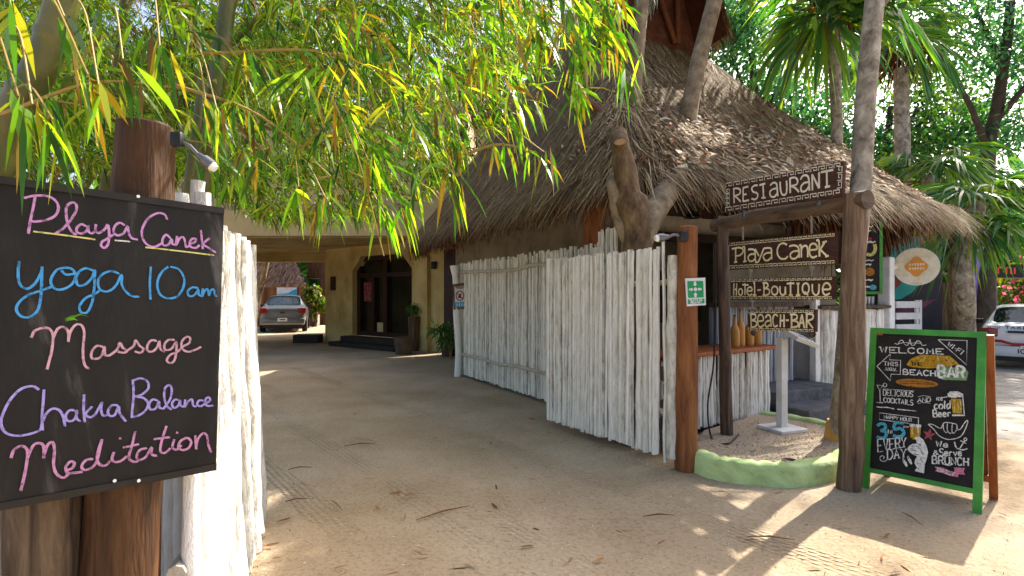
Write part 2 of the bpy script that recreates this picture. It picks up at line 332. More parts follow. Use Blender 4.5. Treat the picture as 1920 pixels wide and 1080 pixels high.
# street on the right, ragged edge where sand drifts over it
Ys = np.linspace(-12, 70, 165); edge = 4.35+.32*(Ys-3.8)+.35*(vnoise(Ys, Ys*0, .9, 5)-.5)+.2*(vnoise(Ys, Ys*0, .3, 6)-.5)
T = np.concatenate([[0, .003, .008, .02], np.linspace(.05, 1, 26)])[None, :]; Xr = edge[:, None]+T*60; Yr = np.repeat(Ys[:, None], 30, 1)-T*20
gridmesh('road', Xr, Yr, np.full_like(Xr, .006)+T*.04-np.clip(1-T/.006, 0, 1)*.03, M['road'])
# ---------------------------------------------------------------- thatched restaurant (palapa)
A = Vector((1.2, 5.72, 0)); U = Vector((-.44, .898, 0)).normalized(); Vv = Vector((.898, .44, 0)).normalized()
LU, LV, Z0, UG = 9.3, 7.0, 2.98, 3.3
def uv(u, v, z=0.0): return A+U*u+Vv*v+Vector((0, 0, z))
def pl(t): return 1.1*t+.15*t*t
def pn(t): return .78*t+.068*t*t
def smin(a, b, k=.35):
    h = np.clip(.5+.5*(b-a)/k, 0, 1); return b*(1-h)+a*h-k*h*(1-h)
def zmain(u, v): return Z0+smin(smin(pl(np.maximum(v, 0)), pl(np.maximum(LV-v, 0))), 1.5*pl(np.maximum(LU-u, 0)))
def zlow(u, v): return smin(zmain(u, v), Z0+pn(np.maximum(u, 0)))
def rnd(u, v, r=1.3):
    u = u.copy(); v = v.copy()
    for (cu, cv, su, sv) in ((r, r, -1, -1), (r, LV-r, -1, 1), (LU-r, r, 1, -1), (LU-r, LV-r, 1, 1)):
        du = (u-cu)*su; dv = (v-cv)*sv; k = (du > 0) & (dv > 0); e = np.sqrt(du**2+dv**2)+1e-9; s = np.where(k, np.maximum(du, dv)/e, 1)
        u = np.where(k, cu+du*s*su, u); v = np.where(k, cv+dv*s*sv, v)
    return u, v
def roof_pts(u, v, z):
    Au = np.array(A)[:2]; x = Au[0]+U.x*u+Vv.x*v; y = Au[1]+U.y*u+Vv.y*v
    return x, y, z
pal = thing('palapa_restaurant', uv(1, 3.5), 'open thatched restaurant hut with a steep grey brown palm roof beside the drive', 'thatched hut')
def roof_sheet(name, u0, u1, v0, v1, fz, m, du=.15, dz=0.0):
    uu, vv = np.meshgrid(np.linspace(u0, u1, int((u1-u0)/du)+2), np.linspace(v0, v1, int((v1-v0)/du)+2))
    z = fz(uu, vv); ur, vr = rnd(uu, vv); x, y, z = roof_pts(ur, vr, z+dz+(vnoise(uu*1.0, vv*1.0, .5, 11)-.5)*.10)
    return gridmesh(name, x, y, z, m, None, pal)
roof_sheet('thatch_roof', 0, UG+.05, 0, LV, zlow, M['thatch_base'])
roof_sheet('thatch_roof', UG, LU, 0, LV, zmain, M['thatch_base'])
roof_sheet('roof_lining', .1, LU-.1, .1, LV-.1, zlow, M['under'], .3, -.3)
# gablet: hood of thatch over the vent at the near end of the ridge
HOOD = .8
hv0, hv1 = 2.62, LV-2.62
ap_ = float(zmain(np.array(UG), np.array(LV/2)))+.25
def zhood(u, v): return ap_-2.7*np.sqrt((v-LV/2)**2+.02)
roof_sheet('gable_hood', UG-HOOD, UG+.3, hv0, hv1, zhood, M['thatch_base'], .15, .03)
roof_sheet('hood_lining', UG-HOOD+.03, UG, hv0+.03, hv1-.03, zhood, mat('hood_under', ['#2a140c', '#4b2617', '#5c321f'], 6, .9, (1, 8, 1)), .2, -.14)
g = MB(); zz = float(zlow(np.array(UG), np.array(3.5)))-.2; hv0, hv1 = 2.0, LV-2.0
ap = float(zmain(np.array(UG+.0), np.array(LV/2)))
g.prism([uv(UG-.02, hv0, zz), uv(UG-.02, hv1, zz), uv(UG-.02, hv1, float(zmain(np.array(UG), np.array(hv1)))-.1), uv(UG-.02, LV/2, ap-.1), uv(UG-.02, hv0, float(zmain(np.array(UG), np.array(hv0)))-.1)], U*.08)
hv0, hv1 = 2.62, LV-2.62
g.build('gable_wall', mat('gable_reed', ['#3a1c12', '#57301f', '#6b4230'], 5, .9, (1, 1, 1), .3), pal, False)
for (v0, z0, v1, z1) in ((LV/2-.75, ap-.2, LV/2+.2, zz+.25), (LV/2+.25, ap-.2, LV/2+.27, zz+.25)):
    MB().tube([uv(UG-.1, v0, z0), uv(UG-.12, v1, z1)], .05, 8).build('rafter', M['rafter'], pal)
def strands(n, us, vs, fz, L0, L1, w, lift, m, name, sag=.0, spread=.25, zoff=0.0):
    u = us(n); v = vs(n); h = .04
    gu = (fz(u+h, v)-fz(u-h, v))/(2*h); gv = (fz(u, v+h)-fz(u, v-h))/(2*h); z = fz(u, v)
    ur, vr = rnd(u, v); x, y, z = roof_pts(ur, vr, z+zoff)
    gx = gu*U.x+gv*Vv.x; gy = gu*U.y+gv*Vv.y; gl = np.sqrt(gx**2+gy**2)+1e-6
    d = np.stack([-gx, -gy, -gl**2], -1); d /= np.linalg.norm(d, axis=1)[:, None]
    nr = np.stack([-gx, -gy, np.ones(n)], -1); nr /= np.linalg.norm(nr, axis=1)[:, None]
    sd = np.cross(d, nr); d = d+sd*rng.normal(0, spread, n)[:, None]+nr*(lift*rng.random(n))[:, None]; d /= np.linalg.norm(d, axis=1)[:, None]
    L = rng.uniform(L0, L1, n)[:, None]; ww = (w*rng.uniform(.5, 1.5, n))[:, None]; P = np.stack([x, y, z], -1)+nr*.02
    side = sd*ww/2; mid = P+d*L*.55; tip = P+d*L+np.array([0, 0, -1])*(sag*rng.random(n))[:, None]*L
    Vt = np.stack([P-side, P+side, mid-side*.9, mid+side*.9, tip-side*.25, tip+side*.25], 1).reshape(-1, 3)
    i = (np.arange(n)*6)[:, None]; Fq = np.concatenate([i+np.array([[0, 1, 3, 2]]), i+np.array([[2, 3, 5, 4]])])
    return bigmesh(name, Vt, Fq, m, pal)
un = lambda a, b: (lambda n: rng.uniform(a, b, n))
strands(30000, un(0, UG), un(0, LV), zlow, .35, .95, .011, .09, M['thatch'], 'straw_covering', .35)
strands(30000, un(0, 8.5), un(0, LV/2), zlow, .3, .8, .011, .08, M['thatch'], 'straw_covering', .3)
strands(3500, un(UG-HOOD, UG+.3), un(hv0, hv1), zhood, .2, .4, .02, .06, M['thatch'], 'straw_covering', .3, zoff=.04)
# eave fringe
def fringe(n, e0, e1, z0, L0, L1, name, m, depth=.3, w=.012):
    t = rng.random(n); inn = rng.random(n)*depth
    a = np.array(e0); b = np.array(e1); u = a[0]+(b[0]-a[0])*t; v = a[1]+(b[1]-a[1])*t
    if e0[1] == e1[1]: v = v+inn*(1 if e0[1] < 3 else -1)
    else: u = u+inn*(1 if e0[0] < 3 else -1)
    u, v = rnd(u, v); z = z0+inn*.5+(vnoise(u*2, v*2, .4, 9)-.5)*.15+rng.normal(0, .03, n)
    x, y, z = roof_pts(u, v, z); L = rng.uniform(L0, L1, n)*(.55+.9*vnoise(u*3, v*3, .35, 4)); P = np.stack([x, y, z], -1)
    out = np.array(-U if e0[0] == e1[0] else -Vv)[None]; an = rng.random(n)*6.28
    side = np.stack([np.cos(an), np.sin(an), np.zeros(n)], -1)*w*rng.uniform(.5, 1.6, n)[:, None]
    kick = out*rng.uniform(-.1, .35, n)[:, None]+rng.normal(0, .1, (n, 3)); mid = P+(kick*.8+np.array([0, 0, -.5]))*L[:, None]; tip = mid+(kick*.25+np.array([0, 0, -.5]))*L[:, None]
    Vt = np.stack([P-side, P+side, mid-side, mid+side, tip-side*.3, tip+side*.3], 1).reshape(-1, 3)
    i = (np.arange(n)*6)[:, None]; Fq = np.concatenate([i+np.array([[0, 1, 3, 2]]), i+np.array([[2, 3, 5, 4]])])
    return bigmesh(name, Vt, Fq, m, pal)
fringe(11000, (.0, 0), (LU, 0), Z0-.03, .18, .42, 'eave_fringe', M['thatch_red'], .35, .011)
fringe(8000, (0, .0), (0, LV), Z0-.02, .14, .36, 'eave_fringe', M['thatch_red'], .35, .011)
fringe(2600, (.75, 4.3), (.75, LV-.3), Z0+.15, .6, 1.0, 'eave_fringe', M['thatch_red'], .5, .012)
fringe(1200, (0, LV), (4, LV), Z0-.05, .25, .5, 'eave_fringe', M['thatch_red'], .3, .012)
# dry leaves lying on the roof
def flakes(name, P, nrm, L0, L1, m, parent=None, curl=.5):
    n = len(P); a = rng.normal(size=(n, 3)); a -= nrm*(a*nrm).sum(1)[:, None]*rng.uniform(.6, 1, n)[:, None]; a /= np.linalg.norm(a, axis=1)[:, None]
    b = np.cross(nrm, a); L = rng.uniform(L0, L1, n)[:, None]; w = L*rng.uniform(.18, .5, n)[:, None]; up = nrm*L*curl*rng.uniform(-.15, .5, n)[:, None]
    Vt = np.stack([P-a*L/2, P+b*w/2+up, P-b*w/2+up*.6, P+a*L/2], 1).reshape(-1, 3)
    i = (np.arange(n)*4)[:, None]; Fq = np.concatenate([i+np.array([[0, 1, 2]]), i+np.array([[1, 3, 2]])])
    return bigmesh(name, Vt, Fq, m, parent)
n = 1900; u = np.abs(rng.normal(.8, .5, n)); v = rng.uniform(.2, LV-.3, n); z = zlow(u, v)+.07; ur, vr = rnd(u, v); x, y, z = roof_pts(ur, vr, z)
nn = np.tile(np.array([.25, -.5, .8]), (n, 1)); nn /= np.linalg.norm(nn, axis=1)[:, None]
dl = flakes('fallen_leaves', np.stack([x, y, z], -1), nn, .06, .2, M['dry_leaf'])
tag(dl, 'dry fallen leaves and twigs scattered over the thatched roof', kind='stuff')
# timber under the eaves, walls, posts
for v in (.9, 2.4, 3.9, 5.4):
    MB().tube([uv(.1, v, Z0-.12), uv(2.6, v, Z0+1.9)], .06, 8).build('rafter', M['rafter'], pal)
MB().tube([uv(.65, .5, Z0+.1), uv(.65, LV-.3, Z0+.1)], .08, 10).build('tie_beam', M['rafter'], pal)
MB().tube([uv(.4, .75, Z0+.05), uv(LU-.3, .75, Z0+.05)], .08, 10).build('tie_beam', M['under'], pal)
w = MB(); w.prism([uv(1.4, 1.05), uv(LU-.6, 1.05), uv(LU-.6, 1.05, 2.85), uv(1.4, 1.05, 2.85)], Vv*.18); w.build('wall', M['stucco'], pal, False)
w = MB()
for (v0, v1, z0, z1) in ((1.24, 6.6, 2.0, 2.75), (1.24, 6.6, 0, 1.0), (1.24, 2.0, 1.0, 2.0), (4.4, 6.6, 1.0, 2.0)):
    w.prism([uv(3.2, v0, z0), uv(3.2, v1, z0), uv(3.2, v1, z1), uv(3.2, v0, z1)], U*.15)
w.build('wall', M['stucco'], pal, False)
w = MB(); w.prism([uv(5.0, 1.24, 0), uv(5.0, 6.9, 0), uv(5.0, 6.9, 3), uv(5.0, 1.24, 3)], U*.12); w.build('wall', M['under'], pal, False)  # back wall coloured near black to paint the unlit interior behind the opening
w = MB(); w.prism([uv(1.85, 3.4, .34), uv(1.85, 6.5, .34), uv(1.85, 6.5, 2.85), uv(1.85, 3.4, 2.85)], U*.12); w.build('wall', M['stucco'], pal, False)
w = MB(); w.box(uv(1.9, 3.6, 2.62), (5.2, .22, .28), math.atan2(Vv.y, Vv.x)); w.build('tie_beam', M['stucco'], pal, False)
w = MB(); w.box(uv(1.7, 3.6, 2.42), (5.2, .2, .12), math.atan2(Vv.y, Vv.x)); w.build('tie_beam', M['under'], pal, False)
w = MB(); w.box(uv(2.9, 4.2, .17), (4.8, 4.0, .34), math.atan2(Vv.y, Vv.x)); w.build('floor_slab', M['stone'], pal, False)
def post(P, r, h, m, name, parent, lean=(0, 0), n=12, jit=.03):
    b = Vector(P); pts = [b+Vector((lean[0]*t, lean[1]*t, h*t))+Vector((random.uniform(-1, 1), random.uniform(-1, 1), 0))*r*.12 for t in np.linspace(0, 1, 9)]
    return MB().tube(pts, [r*(1.05-.1*t+random.uniform(-.03, .03)) for t in np.linspace(0, 1, 9)], n, jit=jit).build(name, m, parent)
post(pt(1113, 556, 6.9)*1-Vector((0, 0, CAMH)), .14, 3.1, M['post_orange'], 'roof_post', pal)
post(uv(.9, LV-.7), .12, 3.1, M['wood_dark'], 'roof_post', pal)
post(uv(2.6, 5.6), .11, 3.3, M['wood_dark'], 'roof_post', pal)
# pendant lamps under the eaves
for (px, py, d, lab) in ((970, 430, 8.9, 'dark pendant lamp hanging under the eave before the stucco wall'), (1299, 408, 6.9, 'dark pendant lamp on a rod under the beams beside the orange post')):
    p = pt(px, py, d); t = thing('pendant_lamp', p, lab, 'pendant lamp', 'pendant lamps under the thatch')
    MB().lathe(p, [(.02, .09), (.05, .07), (.12, .0), (.11, -.005)], 14).build('lamp_shade', M['black_plastic'], t)
    MB().tube([p+Vector((0, 0, .08)), p+Vector((0, 0, .75))], .012, 6).build('rod', M['black_plastic'], t)

# ---------------------------------------------------------------- hotel with drive-through
hot = thing('hotel_building', (-4, 16, 0), 'cream plastered hotel with a wide drive-through passage and a glazed lobby door', 'hotel')
P0 = Vector((-6.2, 17.7, 0)); P1 = Vector((-1.75, 14.26, 0)); wd = (P1-P0).normalized(); wn = Vector((wd.y, -wd.x, 0))   # wn faces the drive
WL = (P1-P0).length
if wn.y > 0: wn = -wn
def wp(t, z, off=0.0): return P0+wd*t+wn*off+Vector((0, 0, z))
ta, tb = .263*WL, .756*WL
w = MB()
for poly in ([wp(0, 0), wp(ta, 0), wp(ta, 3.1), wp(0, 3.1)], [wp(tb, 0), wp(WL, 0), wp(WL, 3.1), wp(tb, 3.1)], [wp(ta, 2.75), wp(tb, 2.75), wp(tb, 3.1), wp(ta, 3.1)],
             [wp(ta, 2.3), wp(ta+.45, 2.75), wp(ta, 2.75)], [wp(tb, 2.3), wp(tb, 2.75), wp(tb-.45, 2.75)]):
    w.prism(poly, -wn*.35)
w.build('wall', M['cream'], hot, False)
w = MB(); w.prism([wp(tb+.25, 0, .003), wp(tb+.75, 0, .003), wp(tb+.75, 2.55, .003), wp(tb+.65, 2.7, .003), wp(tb+.25, 2.7, .003)], wn*.12); w.build('pilaster', M['cream'], hot, False)
w = MB(); q = P0-wd*0; back = Vector((-.31, .95, 0)).normalized()
w.prism([P0, P0+back*3.2, P0+back*3.2+Vector((0, 0, 3.1)), P0+Vector((0, 0, 3.1))], Vector((.35, .25, 0))); w.build('passage_wall', M['cream'], hot, False)
w = MB(); w.box((-5.9, 16.6, 3.12), (9.6, 5.0, .12)); w.build('ceiling_slab', M['cream'], hot, False)
w = MB(); w.box((-5.9, 13.93, 3.4), (9.6, .35, .66)); w.build('fascia_beam', M['cream_white'], hot, False)
w = MB(); w.box((-6.4, 19.3, 2.95), (8.6, .4, .4)); w.build('cross_beam', M['cream'], hot, False)
w = MB(); w.box((-5.9, 16.4, 5.2), (9.4, 4.4, 3.0)); w.build('upper_storey', M['cream_white'], hot, False)
w = MB(); w.box((-10.4, 16.6, 1.5), (.4, 5.2, 3.1)); w.build('passage_wall', M['cream'], hot, False)
# lobby door: dark timber frame, panes, steps
d0 = -.28
dr = MB()
for (a, b, z0, z1) in ((ta, tb, .28, .42), (ta, tb, 2.1, 2.22), (ta, tb, 2.6, 2.75), (ta, ta+.16, .42, 2.6), (tb-.1, tb, .42, 2.6), (ta+.72, ta+.86, .42, 2.1), (ta+1.28, ta+1.45, .42, 2.6)):
    dr.prism([wp(a, z0, d0), wp(b, z0, d0), wp(b, z1, d0), wp(a, z1, d0)], wn*.1)
do = dr.build('lobby_door', M['dark_wood_door'], hot, False)
MB().prism([wp(ta, .3, d0-.01), wp(tb, .3, d0-.01), wp(tb, 2.75, d0-.01), wp(ta, 2.75, d0-.01)], -wn*.02).build('pane', M['glass'], do, False)
MB().prism([wp(ta+.25, 1.35, d0+.012), wp(ta+.62, 1.35, d0+.012), wp(ta+.62, 1.95, d0+.012), wp(ta+.25, 1.95, d0+.012)], wn*.01).build('poster', mat('poster_red', ['#5a1a24', '#7c3038', '#a06a68'], 12, .7), do, False)
MB().prism([wp(ta+.9, .42, d0+.012), wp(ta+1.27, .42, d0+.012), wp(ta+1.27, .7, d0+.012), wp(ta+.9, .7, d0+.012)], wn*.01).build('notice', M['cream_white'], do, False)  # plain pale plane standing in for a bright spot on the glazing
st = MB()
st.prism([wp(ta-.15, 0, .0), wp(tb+.1, 0, 0), wp(tb+.1, 0, .75), wp(ta-.15, 0, .75)], (0, 0, .13)); st.prism([wp(ta-.05, .13, .0), wp(tb, .13, 0), wp(tb, .13, .4), wp(ta-.05, .13, .4)], (0, 0, .15))
st.build('door_steps', mat('steps_dark', ['#1e1a18', '#2e2825'], 4, .7), hot, False)
MB().prism([wp(.35, 1.7, .002), wp(.6, 1.7, .002), wp(.6, 2.15, .002), wp(.35, 2.15, .002)], wn*.04).build('wall_plaque', M['dark_wood_door'], hot, False)
k = MB(); k.box(P0+Vector((-.45, -.3, .13)), (.8, .5, .26)); k.build('low_step', mat('steps_low', ['#1e1a18', '#2e2825'], 4, .7), hot, False)
k = MB(); k.tube(catmull([wp(tb+.3, 2.95, .14), wp(tb+.34, 2.6, .15), wp(tb+.22, 2.2, .06), wp(tb+.2, .6, .04)], 6), .014, 6); k.build('conduit', M['black_plastic'], hot)
k = MB(); k.box(wp(tb+.95, 2.35, .06), (.14, .14, .2), bev=.02); k.build('wall_light', M['black_plastic'], hot)
# red timber door beside the palapa wall
k = MB(); k.box((-1.5, 13.6, 1.35), (.55, .12, 2.7), R(-38)); k.build('side_door', M['dark_wood_door'], hot, False)
# second thatched block seen over the hotel, and thatched roof of the yard hut
bx = thing('thatched_annex', (-2.2, 24, 0), 'distant annex with grey thatched roof and bluish gable above the hotel', 'annex')
k = MB(); k.box((-1.8, 23, 4.2), (5, 5, 8.4)); k.build('wall', M['cream_white'], bx, False)
k = MB(); c = Vector((-1.9, 23, 8.2)); k.add([c+Vector((-3.4, -3.2, 0)), c+Vector((3.4, -3.2, 0)), c+Vector((3.4, 3.2, 0)), c+Vector((-3.4, 3.2, 0)), c+Vector((-.7, 0, 2.9)), c+Vector((.7, 0, 2.9))], [(0, 1, 5, 4), (1, 2, 5), (2, 3, 4, 5), (3, 0, 4), (0, 3, 2, 1)])
k.build('thatch_roof', M['thatch_base'], bx, False)
hut = thing('yard_hut', (-12, 29, 0), 'far thatched hut roof in sun behind the plank fence in the yard', 'hut')
hx0, hx1 = -15.5, -10.6
def hutz(t): return 2.0+1.05*t
uu, vv = np.meshgrid(np.linspace(0, 1, 30), np.linspace(0, 3.4, 20))
xx = hx0+vv*.25+(hx1-hx0-vv*1.05)*uu; yy = 27.6+vv*.9; zz_ = hutz(vv)+(vnoise(uu*20, vv*3, 1, 8)-.5)*.15
gridmesh('thatch_roof', xx, yy, zz_, M['thatch_base'], None, hut)
n = 4500; tu = rng.random(n); tv = rng.random(n)*3.3; P = np.stack([hx0+tv*.25+(hx1-hx0-tv*1.05)*tu, 27.55+tv*.9, hutz(tv)+.08], -1); d = np.array([0, -.62, -.74])+rng.normal(0, .2, (n, 3)); sd = np.tile(np.array([.035, 0, 0]), (n, 1)); L = rng.uniform(.3, .7, n)[:, None]
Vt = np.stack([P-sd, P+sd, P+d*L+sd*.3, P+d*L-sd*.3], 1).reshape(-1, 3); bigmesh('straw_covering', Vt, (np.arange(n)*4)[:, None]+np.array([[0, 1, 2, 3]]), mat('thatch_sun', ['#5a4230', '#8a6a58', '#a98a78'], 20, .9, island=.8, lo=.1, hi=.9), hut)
k = MB(); k.box((-13, 30.5, 1), (5, 4, 2)); k.build('wall', M['stucco'], hut, False)
k = MB(); k.box((-9.9, 28.4, 2.6), (.5, .5, 5.2)); k.box((-10.3, 30, 4), (2, 1, 3)); k.build('side_wall', M['post_brown'], hut, False)
# ---------------------------------------------------------------- stroke lettering
FN = {'A': [[(0, 0), (.5, 1), (1, 0)], [(.2, .36), (.8, .36)]], 'B': [[(0, 0), (0, 1), (.65, 1), (.85, .8), (.65, .54), (0, .54)], [(.6, .54), (1, .3), (.75, 0), (0, 0)]],
 'C': [[(1, .82), (.7, 1), (.3, 1), (0, .7), (0, .3), (.3, 0), (.7, 0), (1, .18)]], 'D': [[(0, 0), (0, 1), (.6, 1), (1, .7), (1, .3), (.6, 0), (0, 0)]], 'E': [[(1, 1), (0, 1), (0, 0), (1, 0)], [(0, .5), (.8, .5)]],
 'F': [[(1, 1), (0, 1), (0, 0)], [(0, .5), (.8, .5)]], 'H': [[(0, 0), (0, 1)], [(1, 0), (1, 1)], [(0, .5), (1, .5)]], 'I': [[(.5, 0), (.5, 1)], [(.15, 0), (.85, 0)], [(.15, 1), (.85, 1)]],
 'K': [[(0, 0), (0, 1)], [(1, 1), (.05, .45), (1, 0)]], 'L': [[(0, 1), (0, 0), (1, 0)]], 'M': [[(0, 0), (.08, 1), (.5, .3), (.92, 1), (1, 0)]], 'N': [[(0, 0), (0, 1), (1, 0), (1, 1)]],
 'O': [[(.5, 1), (.1, .85), (0, .5), (.1, .15), (.5, 0), (.9, .15), (1, .5), (.9, .85), (.5, 1)]], 'P': [[(0, 0), (0, 1), (.7, 1), (1, .78), (.7, .5), (0, .5)]], 'R': [[(0, 0), (0, 1), (.7, 1), (1, .78), (.7, .5), (0, .5)], [(.55, .5), (1, 0)]],
 'S': [[(1, .85), (.7, 1), (.25, 1), (0, .77), (.25, .55), (.75, .48), (1, .24), (.75, 0), (.25, 0), (0, .15)]], 'T': [[(.5, 0), (.5, 1)], [(0, 1), (1, 1)]], 'U': [[(0, 1), (0, .3), (.3, 0), (.7, 0), (1, .3), (1, 1)]],
 'V': [[(0, 1), (.5, 0), (1, 1)]], 'W': [[(0, 1), (.25, 0), (.5, .75), (.75, 0), (1, 1)]], 'X': [[(0, 0), (1, 1)], [(0, 1), (1, 0)]], 'Y': [[(0, 1), (.5, .45), (1, 1)], [(.5, .45), (.5, 0)]],
 '3': [[(.05, .85), (.4, 1), (.85, .95), (.9, .65), (.4, .52)], [(.4, .52), (.95, .42), (.95, .1), (.5, 0), (0, .12)]], '5': [[(.95, 1), (.2, 1), (.12, .55), (.6, .62), (.95, .4), (.9, .1), (.4, 0), (0, .12)]],
 '1': [[(.2, .8), (.55, 1), (.55, 0)]], '0': [[(.5, 1), (.05, .75), (.05, .25), (.5, 0), (.95, .25), (.95, .75), (.5, 1)]], '7': [[(0, 1), (1, 1), (.4, 0)]],
 '-': [[(.1, .45), (.9, .45)]], '&': [[(1, .1), (.3, .8), (.5, 1), (.7, .8), (.1, .3), (.3, 0), (.6, .05), (.95, .45)]],
 'a': [[(.85, .5), (.5, .6), (.1, .4), (.1, .12), (.45, 0), (.85, .2)], [(.85, .6), (.85, 0)]], 'c': [[(.9, .5), (.5, .6), (.1, .35), (.3, 0), (.9, .1)]], 'd': [[(.8, .5), (.4, .6), (.08, .3), (.35, 0), (.8, .2)], [(.85, 1), (.85, 0)]],
 'e': [[(.1, .3), (.85, .35), (.6, .62), (.2, .5), (.15, .1), (.6, 0), (.95, .15)]], 'i': [[(.5, 0), (.5, .6)], [(.45, .82), (.55, .82)]], 'l': [[(.4, 1), (.4, .1), (.7, 0)]], 'm': [[(0, 0), (0, .6)], [(0, .4), (.3, .6), (.5, .4), (.5, 0)], [(.5, .4), (.8, .6), (1, .4), (1, 0)]],
 'o': [[(.5, .6), (.1, .45), (.1, .1), (.5, 0), (.9, .1), (.9, .45), (.5, .6)]], 'p': [[(.1, .6), (.1, -.35)], [(.1, .45), (.5, .6), (.9, .4), (.7, .05), (.1, .1)]], 'r': [[(.15, 0), (.15, .6)], [(.15, .35), (.5, .6), (.9, .5)]],
 't': [[(.45, .95), (.45, .1), (.75, 0)], [(.1, .62), (.85, .62)]], 'v': [[(0, .6), (.45, 0), (.95, .6)]], 'w': [[(0, .6), (.25, 0), (.5, .5), (.75, 0), (1, .6)]], 'y': [[(.05, .6), (.5, .05)], [(.95, .6), (.3, -.35)]]}
class Lettering:
    """strokes on one plane; every stroke sits a hair higher than the one before"""
    def __init__(s, p0, n, to_px, lift=.0015): s.p0, s.n, s.f, s.mb, s.h = p0, n.normalized(), to_px, {}, lift
    def P(s, x, y): a, b = s.f(x, y); return onplane(a, b, s.p0, s.n)
    def up(s): s.h += .00006; return s.h
    def stroke(s, pts, w, col, curve=True, wob=.12):
        P = [s.P(*p) for p in pts]; P = catmull(P, 4) if curve and len(P) > 2 else P
        s.mb.setdefault(col, MB()).ribbon(P, w, s.n, s.up(), wob); return s
    def fill(s, pts, col):
        P = [s.P(*p)+s.n*s.up() for p in pts]; s.mb.setdefault(col, MB()).add(P, [tuple(range(len(P)))])
    def text(s, t, q, w, col, gap=.3, serif=0):
        (ax, ay), (bx, by), (cx, cy), (dx, dy) = q; n = len(t); wid = [.45 if c in 'Iil1' else (.5 if c in '- ' else 1) for c in t]; tot = sum(wid)+gap*(n-1); x = 0
        def B(u, v):
            v = 1-v; return ((ax*(1-u)+bx*u)*(1-v)+(dx*(1-u)+cx*u)*v, (ay*(1-u)+by*u)*(1-v)+(dy*(1-u)+cy*u)*v)
        for c, wc in zip(t, wid):
            for st in FN.get(c, []):
                s.stroke([B((x+p[0]*wc)/tot, p[1]) for p in st], w, col, len(st) > 3 and c in 'BCDOPRSU30&acdeop5r', .05)
                if serif and c.isupper():
                    for p in (st[0], st[-1]):
                        if p[1] in (0, 1): s.stroke([B((x+p[0]*wc-.22)/tot, p[1]), B((x+p[0]*wc+.22)/tot, p[1])], w*.6, col, False, 0)
            x += wc+gap
    def build(s, name, parent):
        for col, mb in s.mb.items():
            o = mb.build(name, M[col], parent, False)
            for p in o.data.polygons:
                pass
def zmap(x0, y0, k): return lambda x, y: (x0+x/k, y0+y/k)

# ---------------------------------------------------------------- big chalkboard, its posts and lamp
bA = Vector((-1.459, 1.52, 0)); bB = Vector((-1.042, 1.93, 0)); be = (bB-bA).normalized(); bn = Vector((be.y, -be.x, 0))
bd = thing('chalkboard_sign', (-1.25, 1.72, .9), 'large black chalkboard with pink and blue handwriting fixed to a brown post', 'chalkboard')
cs = [onplane(x, y, bB, bn) for x, y in ((-40, 324), (420, 390), (405, 881), (-60, 968))]
MB().prism(cs, -bn*.02).build('panel', M['board'], bd, False)
fr = MB()
for i in range(4):
    a, b = cs[i], cs[(i+1) % 4]; ins = (sum(cs, Vector())/4-(a+b)/2).normalized()
    if i != 1: fr.prism([a, b, b+ins*.022, a+ins*.022], bn*.006)
fr.build('frame', M['board_frame'], bd, False)
for x, y in ((214, 900), (259, 900), (258, 369)):
    p = onplane(x, y, bB, bn)+bn*.008; MB().tube([p, p+bn*.004], .005, 10).build('screw', M['bulb_white'], bd)
Z1 = Lettering(bB, bn, zmap(0, 300, 2.7)); Z2 = Lettering(bB, bn, zmap(0, 680, 2.7), .004)
